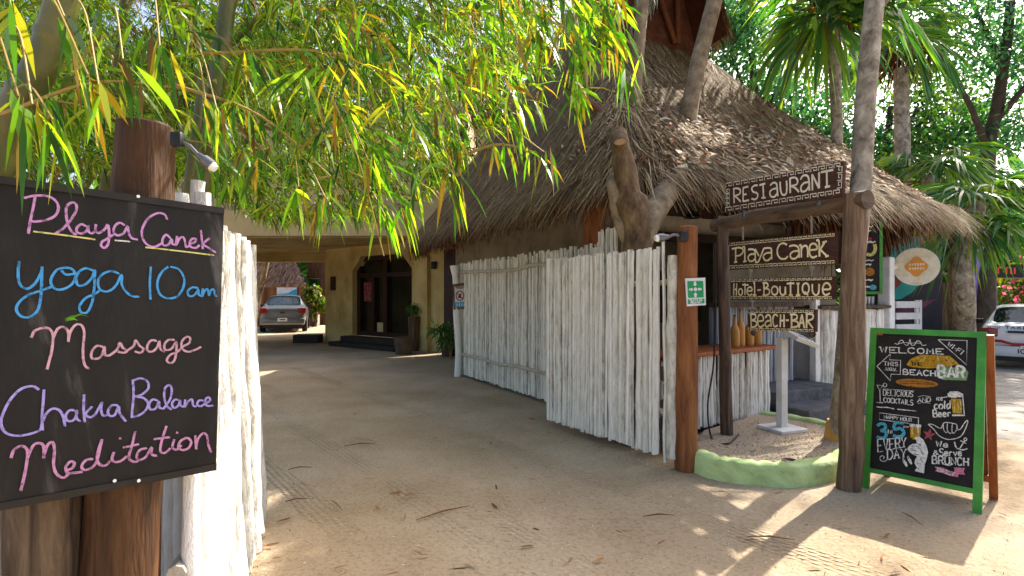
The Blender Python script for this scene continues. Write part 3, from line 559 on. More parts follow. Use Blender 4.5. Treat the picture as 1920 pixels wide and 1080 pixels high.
CH = [(1, 'pink', 6, [[(178,185),(170,230),(155,300),(143,372)],[(122,193),(160,183),(210,180),(255,188),(288,215),(295,250),(275,285),(230,305),(180,312),(160,310)],
 [(275,375),(320,345),(360,300),(385,255),(385,225),(365,215),(338,235),(335,280),(345,330),(365,365),(385,378)],[(435,335),(410,325),(388,345),(390,365),(415,372),(440,355),(447,330),(447,360),(465,372),(485,355)],
 [(485,325),(483,355),(500,370),(530,350),(545,325)],[(548,330),(552,370),(548,420),(530,445),(512,435),(515,415),(540,400),(575,375)],[(630,330),(605,318),(580,335),(575,365),(595,382),(625,370),(645,335),(650,365),(665,395),(695,403)],
 [(845,300),(830,275),(795,270),(750,295),(722,340),(718,385),(740,425),(780,440),(820,420)],[(860,395),(840,378),(822,400),(825,430),(850,430),(868,400),(872,425),(890,430)],[(895,385),(890,430),(905,400),(925,390),(935,410),(940,440),(955,435)],
 [(960,425),(985,415),(990,400),(970,400),(958,420),(965,440),(990,445),(1010,430)],[(1015,355),(1020,400),(1025,450)],[(1060,395),(1028,425),(1055,445),(1090,468)]]),
 (1, 'yellow', 4.5, [[(168,362),(300,378),(480,402)],[(735,442),(900,460),(1080,482)]]), (1, 'chalk_white', 4, [[(580,407),(620,410),(655,413)]]),
 (1, 'blue', 6, [[(97,512),(92,560),(95,615),(115,645),(145,650),(180,620),(205,575),(214,540)],[(212,540),(210,620),(205,700),(190,760),(150,795),(105,790),(82,755),(100,715),(150,680),(210,660),(265,640)],
 [(330,545),(290,555),(262,590),(258,625),(285,655),(330,650),(370,620),(380,580),(360,550),(320,545)],[(310,560),(335,580),(385,575)],[(470,560),(435,548),(400,565),(385,600),(395,635),(430,630),(460,600),(480,555)],
 [(480,560),(475,650),(465,720),(440,770),(410,770),(402,740),(430,700),(475,680),(510,655)],[(600,575),(560,562),(515,580),(495,615),(505,655),(545,665),(585,635),(615,580),(615,630),(640,670),(670,690),(702,692)],
 [(762,540),(757,620),(760,705)],[(850,540),(815,570),(795,620),(805,675),(845,700),(895,690),(925,645),(930,600),(905,555),(860,540)],[(1000,648),(970,645),(948,665),(955,688),(980,685),(1003,655),(1003,680),(1018,690)],
 [(1025,650),(1020,690),(1035,660),(1050,655),(1055,685),(1065,660),(1080,655),(1085,680),(1095,690)]]),
 (1, 'rose', 6, [[(158,898),(175,865),(215,850),(250,855),(268,890),(262,960),(250,1010),(238,1058)],[(268,900),(290,855),(320,845),(345,870),(345,920)],[(345,915),(355,870),(380,835),(410,835),(425,870),(420,940),(420,1000),(430,1040),(448,1055)],
 [(520,945),(490,940),(465,965),(462,1000),(490,1005),(515,985),(528,945),(530,985),(550,990)],[(550,990),(590,960),(605,925),(620,950),(640,965),(625,975),(595,970)],[(640,965),(675,940),(685,912),(705,940),(725,955),(710,975),(680,968)],
 [(790,915),(765,912),(745,935),(745,965),(770,968),(795,945),(805,915),(810,955),(830,970)],[(880,910),(850,910),(830,935),(835,960),(865,955),(890,920),(890,960),(882,1010),(860,1028),(842,1012),(860,985),(895,970),(920,945)],
 [(920,945),(955,925),(960,900),(940,895),(918,920),(920,955),(950,970),(985,960),(1015,945)]]),
 (2, 'violet', 6, [[(195,135),(165,118),(110,130),(60,175),(20,245),(5,305),(25,350),(75,368),(140,362),(200,340),(212,310)],[(222,135),(218,200),(212,270),(215,340)],[(213,300),(235,255),(265,232),(300,240),(320,275),(328,320)],
 [(375,240),(350,240),(332,265),(340,292),(370,290),(388,255),(385,240),(388,280),(405,295)],[(425,160),(422,230),(428,298)],[(465,220),(432,258),(455,275),(480,262)],[(480,262),(500,225),(515,200),(510,230),(520,265),(545,262)],
 [(595,215),(565,215),(545,245),(555,268),(580,262),(600,220),(605,255),(635,295)],[(670,85),(675,160),(665,270)],[(668,90),(710,78),(745,95),(748,130),(715,160),(680,170)],[(680,170),(725,178),(748,205),(735,240),(700,265),(660,275)],
 [(795,190),(770,185),(752,210),(760,235),(785,230),(803,195),(805,225),(825,232)],[(825,232),(855,190),(868,140),(855,112),(832,130),(830,180),(845,220),(865,235)],[(905,190),(885,185),(868,205),(878,228),(900,215),(910,190),(912,215),(930,222)],
 [(935,185),(932,222),(950,195),(970,185),(975,215),(990,220)],[(1025,190),(1005,190),(995,208),(1010,220),(1030,210)],[(1030,210),(1060,190),(1055,175),(1040,180),(1035,205),(1050,218),(1075,215)]]),
 (2, 'magenta', 6.5, [[(55,480),(70,440),(105,420),(135,435),(138,480),(125,560),(105,645)],[(138,480),(165,420),(195,405),(220,420),(220,480)],[(220,470),(240,415),(265,400),(275,440),(270,510),(285,560),(320,580),(345,560)],
 [(330,545),(365,530),(375,505),(355,498),(332,525),(340,555),(375,555),(415,550)],[(470,485),(435,490),(412,520),(425,540),(460,530),(490,490),(515,385)],[(512,390),(490,470),(500,510),(530,518),(555,495)],[(575,450),(565,485),(580,500),(610,495),(640,470)],
 [(600,382),(610,382)],[(682,345),(665,420),(650,480),(680,500),(700,490)],[(620,428),(700,410)],[(740,430),(705,440),(690,470),(700,490),(735,475),(765,425),(765,460),(790,470)],[(840,318),(820,380),(808,440),(830,455),(860,430)],[(775,385),(855,375)],
 [(878,385),(870,425),(890,438),(915,415)],[(888,352),(897,352)],[(935,380),(910,395),(900,425),(920,440),(950,430),(965,400),(950,380),(930,380)],[(985,365),(990,435)],[(990,420),(1000,380),(1025,355),(1045,370),(1050,410),(1065,450)]])]
for zi, col, w, sts in CH:
    for s_ in sts:
        L_ = (Z1, Z2)[zi-1]; L_.stroke(s_, w*.0011, col); L_.stroke([(x+3, y+2) for x, y in s_], w*.0006, col)
Z1.build('chalk_lettering', bd); Z2.build('chalk_lettering', bd)
def log_post(name, base, r0, r1, h, lean, m, label, n=20, cat='post'):
    t = thing(name, base, label, cat); b = Vector(base)
    K = 14; pts = [b+Vector((lean[0]*k/K, lean[1]*k/K, h*k/K)) for k in range(K+1)]; rr = [(r0+(r1-r0)*k/K)*(1+random.uniform(-.04, .04)) for k in range(K+1)]
    pts.append(pts[-1]+Vector((0, 0, .008))); rr.append(r1*.8)
    MB().tube(pts, rr, n, jit=.03).build('trunk_log', m, t); return t
log_post('timber_post', (-1.40, 1.86, 0), .132, .09, 2.1, (.11, .02), M['post_brown'], 'thick varnished brown log post holding the large chalkboard')
log_post('timber_post', (-1.545, 1.76, 0), .105, .1, 1.6, (.0, 0), M['wood_grey'], 'weathered grey log post with knots under the left end of the chalkboard')
def floodlight(p, d, lab, k_=1.0):
    t = thing('floodlight', p, lab, 'floodlight', None); p = Vector(p); d = Vector(d).normalized()
    MB().box(p, (.07*k_, .06*k_, .09*k_), bev=.012*k_).build('junction_box', M['black_plastic'], t)
    a = p+d*.03*k_; b = p+d*.13*k_+Vector((0, 0, -.02*k_)); MB().tube([a, (a+b)/2+Vector((0, 0, .015*k_)), b], .012*k_, 8).build('arm', M['grey_metal'], t)
    c = b+d*.09*k_-Vector((0, 0, .02*k_)); MB().tube([b, b+(c-b)*.35, b+(c-b)*.4, c], [.02*k_, .026*k_, .034*k_, .038*k_], 14).build('lamp_housing', M['grey_metal'], t)
    MB().tube([c+(c-b)*.01, c+(c-b)*.3], [.032*k_, .024*k_], 12).build('bulb', M['bulb_white'], t)
floodlight(pt(333, 262, 1.83), (.75, .2, -.45), 'dark floodlight with round lens clamped to the brown post above the chalkboard', .55)
# ---------------------------------------------------------------- stick fences
def sticks(mb, a, b, n, h, r, z0=.02, hj=.05, wob=.012, off=.012, sides=7, zj=.03, lean=(0, 0)):
    a = Vector(a); b = Vector(b); d = (b-a).normalized(); nn = Vector((d.y, -d.x, 0))
    for i in range(n):
        c = a.lerp(b, (i+.5+random.uniform(-.25, .25))/n)+nn*random.uniform(-off, off); hh = h+random.uniform(-hj, hj); zz = z0+random.uniform(0, zj); rr = r*random.uniform(.75, 1.3)
        K = 7; l = random.uniform(-.02, .02); pts = []
        for k in range(K+1):
            t = k/K; pts.append(c+d*(l*t+random.uniform(-wob, wob)*.7)+nn*random.uniform(-wob, wob)+Vector((lean[0]*t, lean[1]*t, zz+(hh-zz)*t)))
        P = catmull(pts, 2); mb.tube(P, [rr*random.uniform(.86, 1.12)*(1-.15*k/len(P)) for k in range(len(P))], sides)
    return mb
def rail(mb, a, b, z, r, off, sag=.02, sides=8):
    a = Vector(a); b = Vector(b); d = (b-a).normalized(); nn = Vector((d.y, -d.x, 0))
    P = [a.lerp(b, t)+nn*off+Vector((0, 0, z+random.uniform(-sag, sag))) for t in np.linspace(0, 1, 9)]; mb.tube(catmull(P, 3), [r*random.uniform(.85, 1.15) for _ in range(25)], sides)
fa = Vector((-1.155, 1.96, 0)); fb = gp(490, 976)
f1 = thing('stick_fence', fa.lerp(fb, .5), 'sunlit white painted stick fence running back behind the large chalkboard', 'fence')
sticks(MB(), fa, fb, 23, 1.84, .042, 0, .03, .012, .012, 9, lean=(-.075, 0)).build('stakes', M['white_stick'], f1)
sticks(MB(), Vector((-1.16, 2.03, 0)), Vector((-1.62, 2.36, 0)), 7, 1.93, .036, 0, .03, .008, .006, 9).build('stakes', M['white_stick'], f1)
for z_ in (.5, 1.45):
    r_ = MB(); rail(r_, fa, fb, z_, .03, -.07); r_.build('rail', M['rail_stick'], f1)
ga, gb = gp(1025, 795), gp(1236, 868)
f2 = thing('stick_gate', ga.lerp(gb, .5), 'near white stick panel beside the orange post, standing in front of a longer fence', 'fence panel')
sticks(MB(), ga, gb, 46, 1.935, .021, .05, .016, .007, .008, 8).build('stakes', M['white_stick'], f2)
gd = (gb-ga).normalized(); gn = Vector((gd.y, -gd.x, 0))
for z_ in (.45, 1.62):
    r_ = MB(); rail(r_, ga, gb+gd*.1, z_, .026, .06*(1 if gn.y > 0 else -1)); r_.build('rail', M['rail_stick'], f2)
e_ = MB(); sticks(e_, gb+gd*.045, gb+gd*.085, 1, 2.05, .022, .0, .0, .012); sticks(e_, gb+gd*.12, gb+gd*.2, 1, 1.86, .055, .08, 0, .01, .0, 10); e_.build('end_post', M['white_stick'], f2)
ha, hb = gp(864, 704), gp(1024, 757); hd = (hb-ha).normalized(); hc = hb+hd*1.35; hn = Vector((-hd.y, hd.x, 0)); hn = hn if hn.y > 0 else -hn
f3 = thing('stick_fence', ha.lerp(hb, .5), 'longer white stick fence with two bent rails, ending at the no dogs sign', 'fence')
sticks(MB(), ha, hc, 112, 2.12, .0205, .03, .04, .006, .008, 7).build('stakes', M['white_stick'], f3)
sticks(MB(), hc+hd*-.18, hc+hd*.16, 8, 2.3, .022, .03, .04, .006, .008, 7).build('stakes', M['white_stick'], f3)
for z in (.42, 1.93):
    r_ = MB(); rail(r_, ha, hc, z, .027, -.045 if Vector((hd.y, -hd.x, 0)).y > 0 else .045, .025); r_.build('rail', M['rail_stick'], f3)
e_ = MB(); p = gp(858, 706); e_.tube(catmull([p, p+Vector((.02, 0, .5)), p+Vector((-.02, 0, 1.2)), p+Vector((-.03, 0, 1.7)), p+Vector((-.06, 0, 2.08))], 4), [.065]*9+[.058]*6+[.075, .085], 12); e_.build('end_post', M['white_stick'], f3)
# no-dogs sign on the fence end
n0 = Vector((.1, -1, 0)).normalized(); sp = pt(864, 555, 9.95)
t = thing('no_dogs_sign', sp, 'small wooden framed no dogs notice hung on the fence end post', 'sign')
q = [onplane(x, y, sp, n0) for x, y in ((849, 533), (877, 529.5), (878.5, 578), (850.5, 581))]; MB().prism(q, -n0*.03).build('frame', M['post_orange'], t, False)
cc = sum(q, Vector())/4; qi = [cc+(p-cc)*.8+n0*.004 for p in q]; MB().add(qi, [(0, 1, 2, 3)]).build('panel', M['white_paint'], t, False)
L5 = Lettering(sp, n0, zmap(840, 490, 10.8), .006)
L5.fill([(130, 830), (355, 818), (355, 925), (135, 938)], 'banner_blue')
cir = [(242+78*math.cos(a), 697+95*math.sin(a)) for a in np.linspace(0, 6.2832, 25)]; L5.stroke(cir, .02, 'red_paint', False, 0)
L5.fill([(205, 740), (212, 690), (240, 670), (262, 640), (278, 660), (262, 690), (270, 750), (250, 755), (240, 725), (222, 755)], 'black_board'); L5.stroke([(190, 640), (295, 755)], .017, 'red_paint', False, 0)
for y in (505, 525, 548): L5.stroke([(150 if y != 548 else 170, y+5), (335 if y != 548 else 305, y-5)], .012, 'black_board', False, .4)
for x in (180, 230, 280, 325): L5.stroke([(x, 850), (x+3, 905)], .018, 'white_paint', False, .3)
L5.build('print', t)
# orange post with floodlight and assembly-point sign
op = gp(1286, 880)
log_post('timber_post', op, .1, .083, 2.1, (.015, 0), M['post_orange'], 'orange stained log post carrying the green assembly sign and a lamp', 18)
floodlight(pt(1281, 443, 4.52), (-1, -.1, .1), 'wall lamp with white spiral bulb fixed near the top of the orange post')
n1 = Vector((.05, -1, 0)).normalized(); sp = pt(1304, 547, 4.53)
t = thing('assembly_point_sign', sp, 'green and white assembly point sign with four arrows on the orange post', 'sign')
q = [onplane(x, y, sp, n1) for x, y in ((1284.5, 522), (1322.5, 520.5), (1323.5, 572), (1288, 574.5))]; MB().prism(q, -n1*.005).build('plate', M['white_paint'], t, False)
L6 = Lettering(sp, n1, zmap(1270, 500, 12), .002)
L6.fill([(222, 325), (580, 318), (592, 692), (238, 705)], 'safety_green'); L6.fill([(232, 735), (603, 715), (612, 825), (236, 842)], 'safety_green')
def arrow(cx, cy, dx, dy, s):
    px, py = -dy, dx; k = lambda a, b: (cx+dx*a*s+px*b*s, cy+dy*a*s+py*b*s)
    L6.fill([k(-1, .42), k(0, .42), k(0, .8), k(.95, 0), k(0, -.8), k(0, -.42), k(-1, -.42)], 'white_paint')
arrow(395, 390, 0, 1, 58); arrow(405, 632, 0, -1, 58); arrow(312, 513, 1, 0, 52); arrow(492, 506, -1, 0, 52)
L6.fill([(402+38*math.cos(a), 510+44*math.sin(a)) for a in np.linspace(0, 6.28, 13)[:-1]], 'white_paint')
L6.text('PUNTO DE', ((280, 742), (560, 728), (560, 765), (282, 780)), .0045, 'white_paint'); L6.text('REUNION', ((300, 792), (530, 780), (530, 815), (302, 828)), .0045, 'white_paint')
L6.build('print', t)
# ---------------------------------------------------------------- sign gantry and its hanging boards
gl, gr = gp(1363, 830), gp(1593, 917); ge = (gr-gl).normalized(); gN = Vector((ge.y, -ge.x, 0)); gN = gN if gN.y < 0 else -gN
gt = thing('sign_gantry', gl.lerp(gr, .5), 'dark timber frame of two posts and a beam holding the carved name signs', 'sign frame')
post(gl, .06, 2.26, M['wood_dark'], 'post', gt, (-.05, 0), 14); post(gr, .086, 2.3, M['post_weathered'], 'post', gt, (.05, .0), 16)
MB().tube([gl+Vector((-.05, 0, 2.24))-ge*.12, gl.lerp(gr, .3)+Vector((0, 0, 2.26)), gl.lerp(gr, .6)+Vector((0, 0, 2.24)), gr+Vector((.05, 0, 2.24))+ge*.1], [.065, .07, .068, .075], 14, jit=.03).build('beam', M['wood_beam'], gt)
def sign(name, label, corners, zm, k0, traces, w, col, keys, off, bar=True, mt='sign_wood'):
    p0 = gl+gN*off+Vector((0, 0, 1.5)); q = [onplane(x, y, p0, gN) for x, y in corners]
    t = thing(name, sum(q, Vector())/4, label, 'sign'); MB().prism(q, -gN*.025).build('panel', M[mt], t, False)
    L = Lettering(p0, gN, zm)
    for s_ in traces: L.stroke(s_, w, col, len(s_) > 2, .1)
    K = [(0, 0), (0, 1), (1, 1), (1, .3), (.45, .3), (.45, .62)]
    for (x0, y0, x1, y1, hx, hy, n, kw, flip) in keys:
        for i in range(n):
            ax, ay = x0+(x1-x0)*i/n, y0+(y1-y0)*i/n; ex, ey = (x1-x0)/n*.78, (y1-y0)/n*.78
            L.stroke([(ax+ex*a+hx*((1-b) if flip else b), ay+ey*a+hy*((1-b) if flip else b)) for a, b in K], kw, col, False, .1)
    L.build('painted_lettering', t); return t, q
E = lambda cx, cy, rx, ry: [(cx+rx*math.sin(a), cy-ry*math.cos(a)) for a in np.linspace(0, 6.2832, 11)]
s1, q1 = sign('restaurant_sign', 'wooden RESTAURANT sign with a key border standing on top of the gantry beam', ((1360.4, 344), (1582, 302), (1580, 369), (1360, 398.5)), zmap(1350, 310, 7.68), 1,
 [[(200,335),(203,440),(205,545)],[(190,340),(240,330),(290,350),(285,410),(215,440)],[(215,440),(260,480),(300,525)],[(335,325),(335,520)],[(330,325),(410,305)],[(335,425),(385,415)],[(335,520),(420,500)],[(545,290),(500,290),(460,330),(480,380),(535,400),(545,450),(510,490),(455,480)],
 [(570,285),(655,262)],[(622,280),(630,470)],[(600,470),(660,465)],[(725,290),(770,250),(815,265),(825,330),(835,445)],[(825,330),(760,345),(720,390),(740,450),(790,450),(825,400)],[(868,235),(875,350),(900,420),(950,415),(965,340),(960,220)],
 [(1010,185),(1015,400)],[(1005,190),(1080,175),(1120,215),(1105,275),(1025,300)],[(1025,300),(1090,330),(1140,385)],[(1160,205),(1200,150),(1260,150),(1285,220),(1290,365)],[(1285,240),(1215,255),(1170,310),(1180,375),(1240,365),(1285,300)],
 [(1335,360),(1330,130)],[(1330,130),(1430,330)],[(1430,330),(1430,100)],[(1455,100),(1635,65)],[(1540,90),(1545,310)],[(1515,315),(1590,300)]], .017, 'sign_pale',
 [(80, 672, 1750, 408, 0, -62, 15, .008, False), (90, 262, 1760, -38, 0, 58, 15, .008, True), (82, 610, 82, 335, 58, -8, 4, .008, False), (1690, 330, 1700, 0, 66, -8, 3, .008, False)], .085)
br = MB()
for x, y in ((1395, 398), (1535, 372)):
    p = onplane(x, y, gl+gN*.07, gN); br.box(p+Vector((0, 0, -.01)), (.025, .03, .1))
br.build('bracket', M['grey_metal'], s1, False)
s2, q2 = sign('playa_canek_sign', 'wooden Playa Canek name sign, upper of three boards hung inside the gantry', ((1367.5, 454), (1571.8, 433.5), (1572.3, 495.2), (1368, 506)), zmap(1355, 420, 8.348), 1,
 [[(205,375),(205,600)],[(145,390),(250,370),(315,390),(320,440),(270,490),(210,500)],[(180,600),(230,590)],[(310,370),(345,365),(350,580)],[(325,590),(375,580)],[(400,400),(460,395),(505,420),(515,560),(530,580)],[(505,470),(440,475),(400,520),(420,575),(470,580),(510,540)],
 [(510,390),(570,500)],[(650,375),(600,500),(560,590),(510,600)],[(650,380),(730,375),(765,400),(770,555)],[(765,450),(690,455),(640,500),(660,560),(710,570),(765,520)],[(1010,325),(950,300),(890,330),(860,400),(865,480),(910,540),(980,545),(1025,505)],
 [(1045,350),(1110,335),(1170,350),(1195,400),(1200,530)],[(1195,420),(1110,430),(1060,480),(1080,535),(1140,540),(1190,490)],[(1200,340),(1230,340),(1235,525)],[(1235,400),(1270,345),(1320,350),(1335,420),(1335,520)],
 [(1365,410),(1480,390),(1460,320),(1400,310),(1365,360),(1365,470),(1410,525),(1480,500)],[(1470,260),(1510,270),(1520,510)],[(1600,290),(1530,400)],[(1530,400),(1640,505)],[(1565,290),(1635,270)],[(1610,510),(1665,495)]], .017, 'sign_paint',
 [(115, 338, 1770, 185, 0, -48, 22, .0065, True), (115, 705, 1770, 622, 0, -50, 22, .0065, False)], .03)
s3, q3 = sign('hotel_boutique_sign', 'wooden Hotel-Boutique sign, middle of three boards hung inside the gantry', ((1370, 524), (1566, 518), (1565, 561.5), (1371, 562)), zmap(1355, 500, 7.713), 1,
 [[(165,240),(160,415)],[(205,240),(200,415)],[(160,330),(205,325)],E(260, 365, 28, 46),[(325,240),(325,410)],[(285,260),(375,265)],[(355,355),(425,345),(415,300),(380,300),(355,340),(360,390),(395,412),(430,395)],[(445,235),(462,240),(465,410)],[(440,412),(490,410)],
 [(505,340),(555,335)],[(600,235),(600,410)],[(580,235),(645,240),(655,285),(610,315)],[(610,315),(670,330),(680,380),(640,410),(580,412)],E(755, 345, 45, 62),[(830,280),(835,370),(865,410),(900,390),(910,290)],[(910,300),(915,405)],
 [(985,220),(985,410)],[(930,245),(1040,240)],[(960,412),(1015,410)],[(1095,245),(1095,410)],[(1070,245),(1115,243)],[(1065,412),(1125,410)],E(1205, 315, 48, 78),[(1190,360),(1240,415)],[(1300,250),(1305,360),(1345,410),(1390,380),(1400,250)],
 [(1455,330),(1560,320),(1540,250),(1490,240),(1455,290),(1455,370),(1495,410),(1555,385)]], .016, 'sign_paint',
 [(125, 216, 1600, 183, 0, -32, 19, .0065, True), (130, 466, 1600, 470, 0, -36, 19, .0065, False)], .03)
s4, q4 = sign('beach_bar_sign', 'short wooden Beach-Bar sign, lowest of the boards hung inside the gantry', ((1402.5, 581), (1529.5, 580), (1529, 622.5), (1403.5, 618.8)), zmap(1355, 500, 7.713), 1,
 [[(410,690),(415,875)],[(395,690),(470,690),(475,750),(425,775)],[(425,775),(490,800),(480,860),(410,878)],[(515,790),(590,775),(575,705),(530,700),(510,750),(515,840),(550,875),(600,840)],[(620,740),(650,700),(690,720),(705,870)],[(695,780),(640,790),(615,830),(640,870),(690,840)],
 [(800,720),(770,690),(735,720),(730,800),(750,865),(800,850)],[(840,690),(835,875)],[(890,690),(890,875)],[(840,780),(890,780)],[(915,775),(960,775)],[(1000,690),(1000,880)],[(975,690),(1065,695),(1075,750),(1010,780)],[(1010,780),(1085,800),(1085,860),(985,882)],
 [(1105,885),(1150,690)],[(1150,690),(1185,890)],[(1125,810),(1170,812)],[(1220,685),(1215,890)],[(1205,685),(1300,690),(1305,750),(1230,785)],[(1230,785),(1310,890)]], .017, 'sign_paint',
 [(375, 666, 1335, 660, 0, -34, 12, .0065, True), (375, 922, 1335, 946, 0, -34, 12, .0065, False)], .03)
def ropes(t, x0, y0, x1, y1):
    p0 = gl+gN*.015; m = MB()
    m.tube([onplane(x0, y0, p0, gN), onplane(x1, y1, p0, gN)], .009, 6); c = onplane(x0, y0, p0, gN); m.tube([c+Vector((0, 0, .012)), c-Vector((0, 0, .02))], .02, 8); m.build('rope', M['rope'], t)
for a in ((1393, 408, 1393, 450), (1521, 395, 1522, 440)): ropes(s2, *a)
for a in ((1407, 505, 1407, 522), (1522, 500, 1522, 520)): ropes(s3, *a)
for a in ((1410, 563, 1411, 582), (1520, 562, 1521, 582)): ropes(s4, *a)
kn = MB()
for x, y in ((1413, 624), (1523, 627)):
    p = onplane(x, y, gl+gN*.01, gN); kn.lathe(p, [(.005, .03), (.025, .02), (.03, 0), (.02, -.022), (.004, -.03)], 10)
kn.build('knot', M['wood_dark'], s4)
# black cable down the gantry post
cb = MB().tube(catmull([pt(1340, 455, 5.4), pt(1342, 560, 5.42), pt(1338, 680, 5.4), pt(1327, 760, 5.38), gp(1335, 822, .09), gp(1365, 832, .095), gp(1385, 815, .09)], 6), .009, 6).build('cable', M['black_plastic'])
tag(cb, 'thin black cable hanging down beside the left gantry post to the gravel', 'cable')
# ---------------------------------------------------------------- planter kerb and gravel
inner = [gp(1297, 868), gp(1340, 888), gp(1410, 901), gp(1480, 903), gp(1550, 893), gp(1600, 862), gp(1592, 830), gp(1560, 812), gp(1500, 798), gp(1428, 787), gp(1320, 822)]
me = MB(); me.prism([p+Vector((0, 0, .01)) for p in inner], (0, 0, .075)); gv = me.build('gravel', M['gravel'], None, False); gv['kind'] = 'stuff'; gv['label'] = 'coarse sandy gravel filling the kerbed bed'
n = 5000; px_ = rng.uniform(1290, 1600, n); py_ = rng.uniform(785, 905, n); Pg = np.array([tuple(gp(a, b, .088)) for a, b in zip(px_, py_)])
from mathutils.geometry import intersect_point_tri_2d
def inside(p, poly):
    c = False; j = len(poly)-1
    for i in range(len(poly)):
        a, b = poly[i], poly[j]
        if (a.y > p[1]) != (b.y > p[1]) and p[0] < (b.x-a.x)*(p[1]-a.y)/(b.y-a.y)+a.x: c = not c
        j = i
    return c
ok = np.array([inside(p, inner) for p in Pg]); Pg = Pg[ok]
nn = rng.normal(0, .35, (len(Pg), 3))+np.array([0, 0, 1]); nn /= np.linalg.norm(nn, axis=1)[:, None]
pb = flakes('gravel', Pg, nn, .012, .035, mat('pebbles', ['#8d7c68', '#b5a48e', '#cfc1ac', '#7a6a58'], 5, .95, island=1, lo=0, hi=1), None, .6); pb['kind'] = 'stuff'; pb['label'] = 'loose pebbles over the gravel bed'
def kerb(pts, w, h, name, label):
    t = thing(name, pts[len(pts)//2], label, 'kerb'); P = catmull(pts, 6); m = MB(); V_ = []
    prof = [(-.52, 0), (-.5, .78), (-.44, .94), (-.36, 1), (.36, 1), (.44, .94), (.5, .78), (.52, 0)]
    for i, p in enumerate(P):
        tg = P[min(i+1, len(P)-1)]-P[max(i-1, 0)]; tg.z = 0; tg.normalize(); l = Vector((-tg.y, tg.x, 0)); e = 1 if 0 < i < len(P)-1 else .75; j = random.uniform(.93, 1.05)
        V_ += [p+l*(a*w*e*j)+Vector((0, 0, b*h*e*j-.01)) for a, b in prof]
    k = 8; m.add(V_, [(i*k+a, i*k+(a+1) % k, (i+1)*k+(a+1) % k, (i+1)*k+a) for i in range(len(P)-1) for a in range(k)]+[tuple(range(k))[::-1], tuple((len(P)-1)*k+a for a in range(k))])
    m.build('rounded_kerb', M['lime_paint'], t, True, 60)
kerb([gp(1302, 878), gp(1345, 895), gp(1410, 906), gp(1480, 908), gp(1545, 898), gp(1585, 880), gp(1602, 855)], .15, .18, 'planter_kerb', 'lime green curved kerb at the front of the gravel bed between the two big posts')
kerb([gp(1424, 788), gp(1480, 797), gp(1540, 809), gp(1575, 818)], .12, .13, 'planter_kerb', 'straight lime green kerb strip behind the white menu stand')
kerb([gp(1540, 765), gp(1600, 752), gp(1640, 742)], .1, .1, 'planter_kerb', 'short lime green kerb at the foot of the far bar front')
ash = gp(1480, 869, .09); t = thing('ashtray', ash, 'small round dark dish lying on the gravel by the curved kerb', 'dish'); MB().lathe(ash, [(.05, 0), (.065, .03), (.06, .03), (.045, .012)], 14).build('bowl', M['wood_dark'], t)
# white menu stand
mp = gp(1466, 806, .085); t = thing('menu_stand', mp, 'white wooden menu stand with a tilted tray on the gravel bed', 'menu stand')
MB().box(mp+Vector((0, 0, .018)), (.36, .34, .035), R(20), bev=.006).build('base_plate', M['white_paint'], t, False); MB().box(mp+Vector((0, 0, .5)), (.085, .075, .94), R(20), bev=.006).build('post', M['white_paint'], t, False)
rt = Matrix.Rotation(R(26), 3, 'Z') @ Matrix.Rotation(R(16), 3, 'Y') @ Matrix.Rotation(R(22), 3, 'X'); c = mp+Vector((.13, -.07, .975)); tr = MB(); tr.box(c, (.36, .26, .02), rot=rt)
for s_, z_ in (((0, -.125, .02), (.36, .014, .03)), ((.175, 0, .02), (.014, .23, .03)), ((-.175, 0, .02), (.014, .23, .03)), ((0, .125, .02), (.36, .014, .03))): tr.box(c+rt@Vector(s_), z_, rot=rt)
tr.build('tray', M['white_paint'], t, False)
# ---------------------------------------------------------------- bars, bottles, steps, screens
c0, c1 = Vector((1.50, 5.42, 0)), Vector((3.17, 6.6, 0)); cd = (c1-c0).normalized(); cn = Vector((-cd.y, cd.x, 0))
t = thing('bar_counter', c0.lerp(c1, .5), 'bar counter faced with white sticks under a brown plank top behind the orange post', 'bar counter')
sticks(MB(), c0, c1, 44, .84, .024, .06, .008, .006, .008, 7).build('stick_front', M['white_stick'], t); sticks(MB(), c1+cn*.05, c1+cn*.5, 12, .84, .022, .06, .008, .006, .006, 7).build('stick_front', M['white_stick'], t)
k = MB(); k.box(c0.lerp(c1, .5)+cn*.26+Vector((0, 0, .4)), ((c1-c0).length-.08, .4, .8), math.atan2(cd.y, cd.x)); k.build('carcass', M['under'], t, False)
k = MB(); k.box(c0.lerp(c1, .53)+cn*.22+Vector((0, 0, .873)), ((c1-c0).length+.15, .56, .045), math.atan2(cd.y, cd.x), bev=.008); k.build('countertop', M['red_wood'], t, False)
def bottle(p, h, r, lab, m, base=None):
    if base is not None:
        c = copy_tree(base); c.location = p; c['label'] = lab; return c
    t = thing('bottle', p, lab, 'bottle', 'clay coloured bottles on the bar'); p = Vector(p)
    MB().lathe(p, [(r*.9, 0), (r, .02), (r, h*.5), (r*.85, h*.6), (r*.38, h*.75), (r*.33, h*.97), (r*.4, h*.975), (r*.4, h)], 16).build('glass_body', m, t); MB().lathe(p, [(r*.3, h+.001), (r*.3, h+.02), (r*.2, h+.025)], 12).build('cork', M['wood_beam'], t); return t
labs = ['leftmost tan bottle on the plank top of the near bar', 'second tall tan bottle from the left on the near bar top', 'tan bottle half behind the Beach-Bar sign corner', 'tan bottle directly under the Beach-Bar sign, last of the row']
b0 = None
for i, (px, hh) in enumerate(((1378, 0), (1388.5, 1), (1405, 0), (1420, 0))):
    l = onplane_line(px, c0+cn*.14, c1+cn*.14); p = (l.x, l.y, .897)
    b = bottle(p, .36, .055, labs[i], M['bottle'], b0); b0 = b0 or b
    if hh: b.scale = (.95, .95, 1.18)
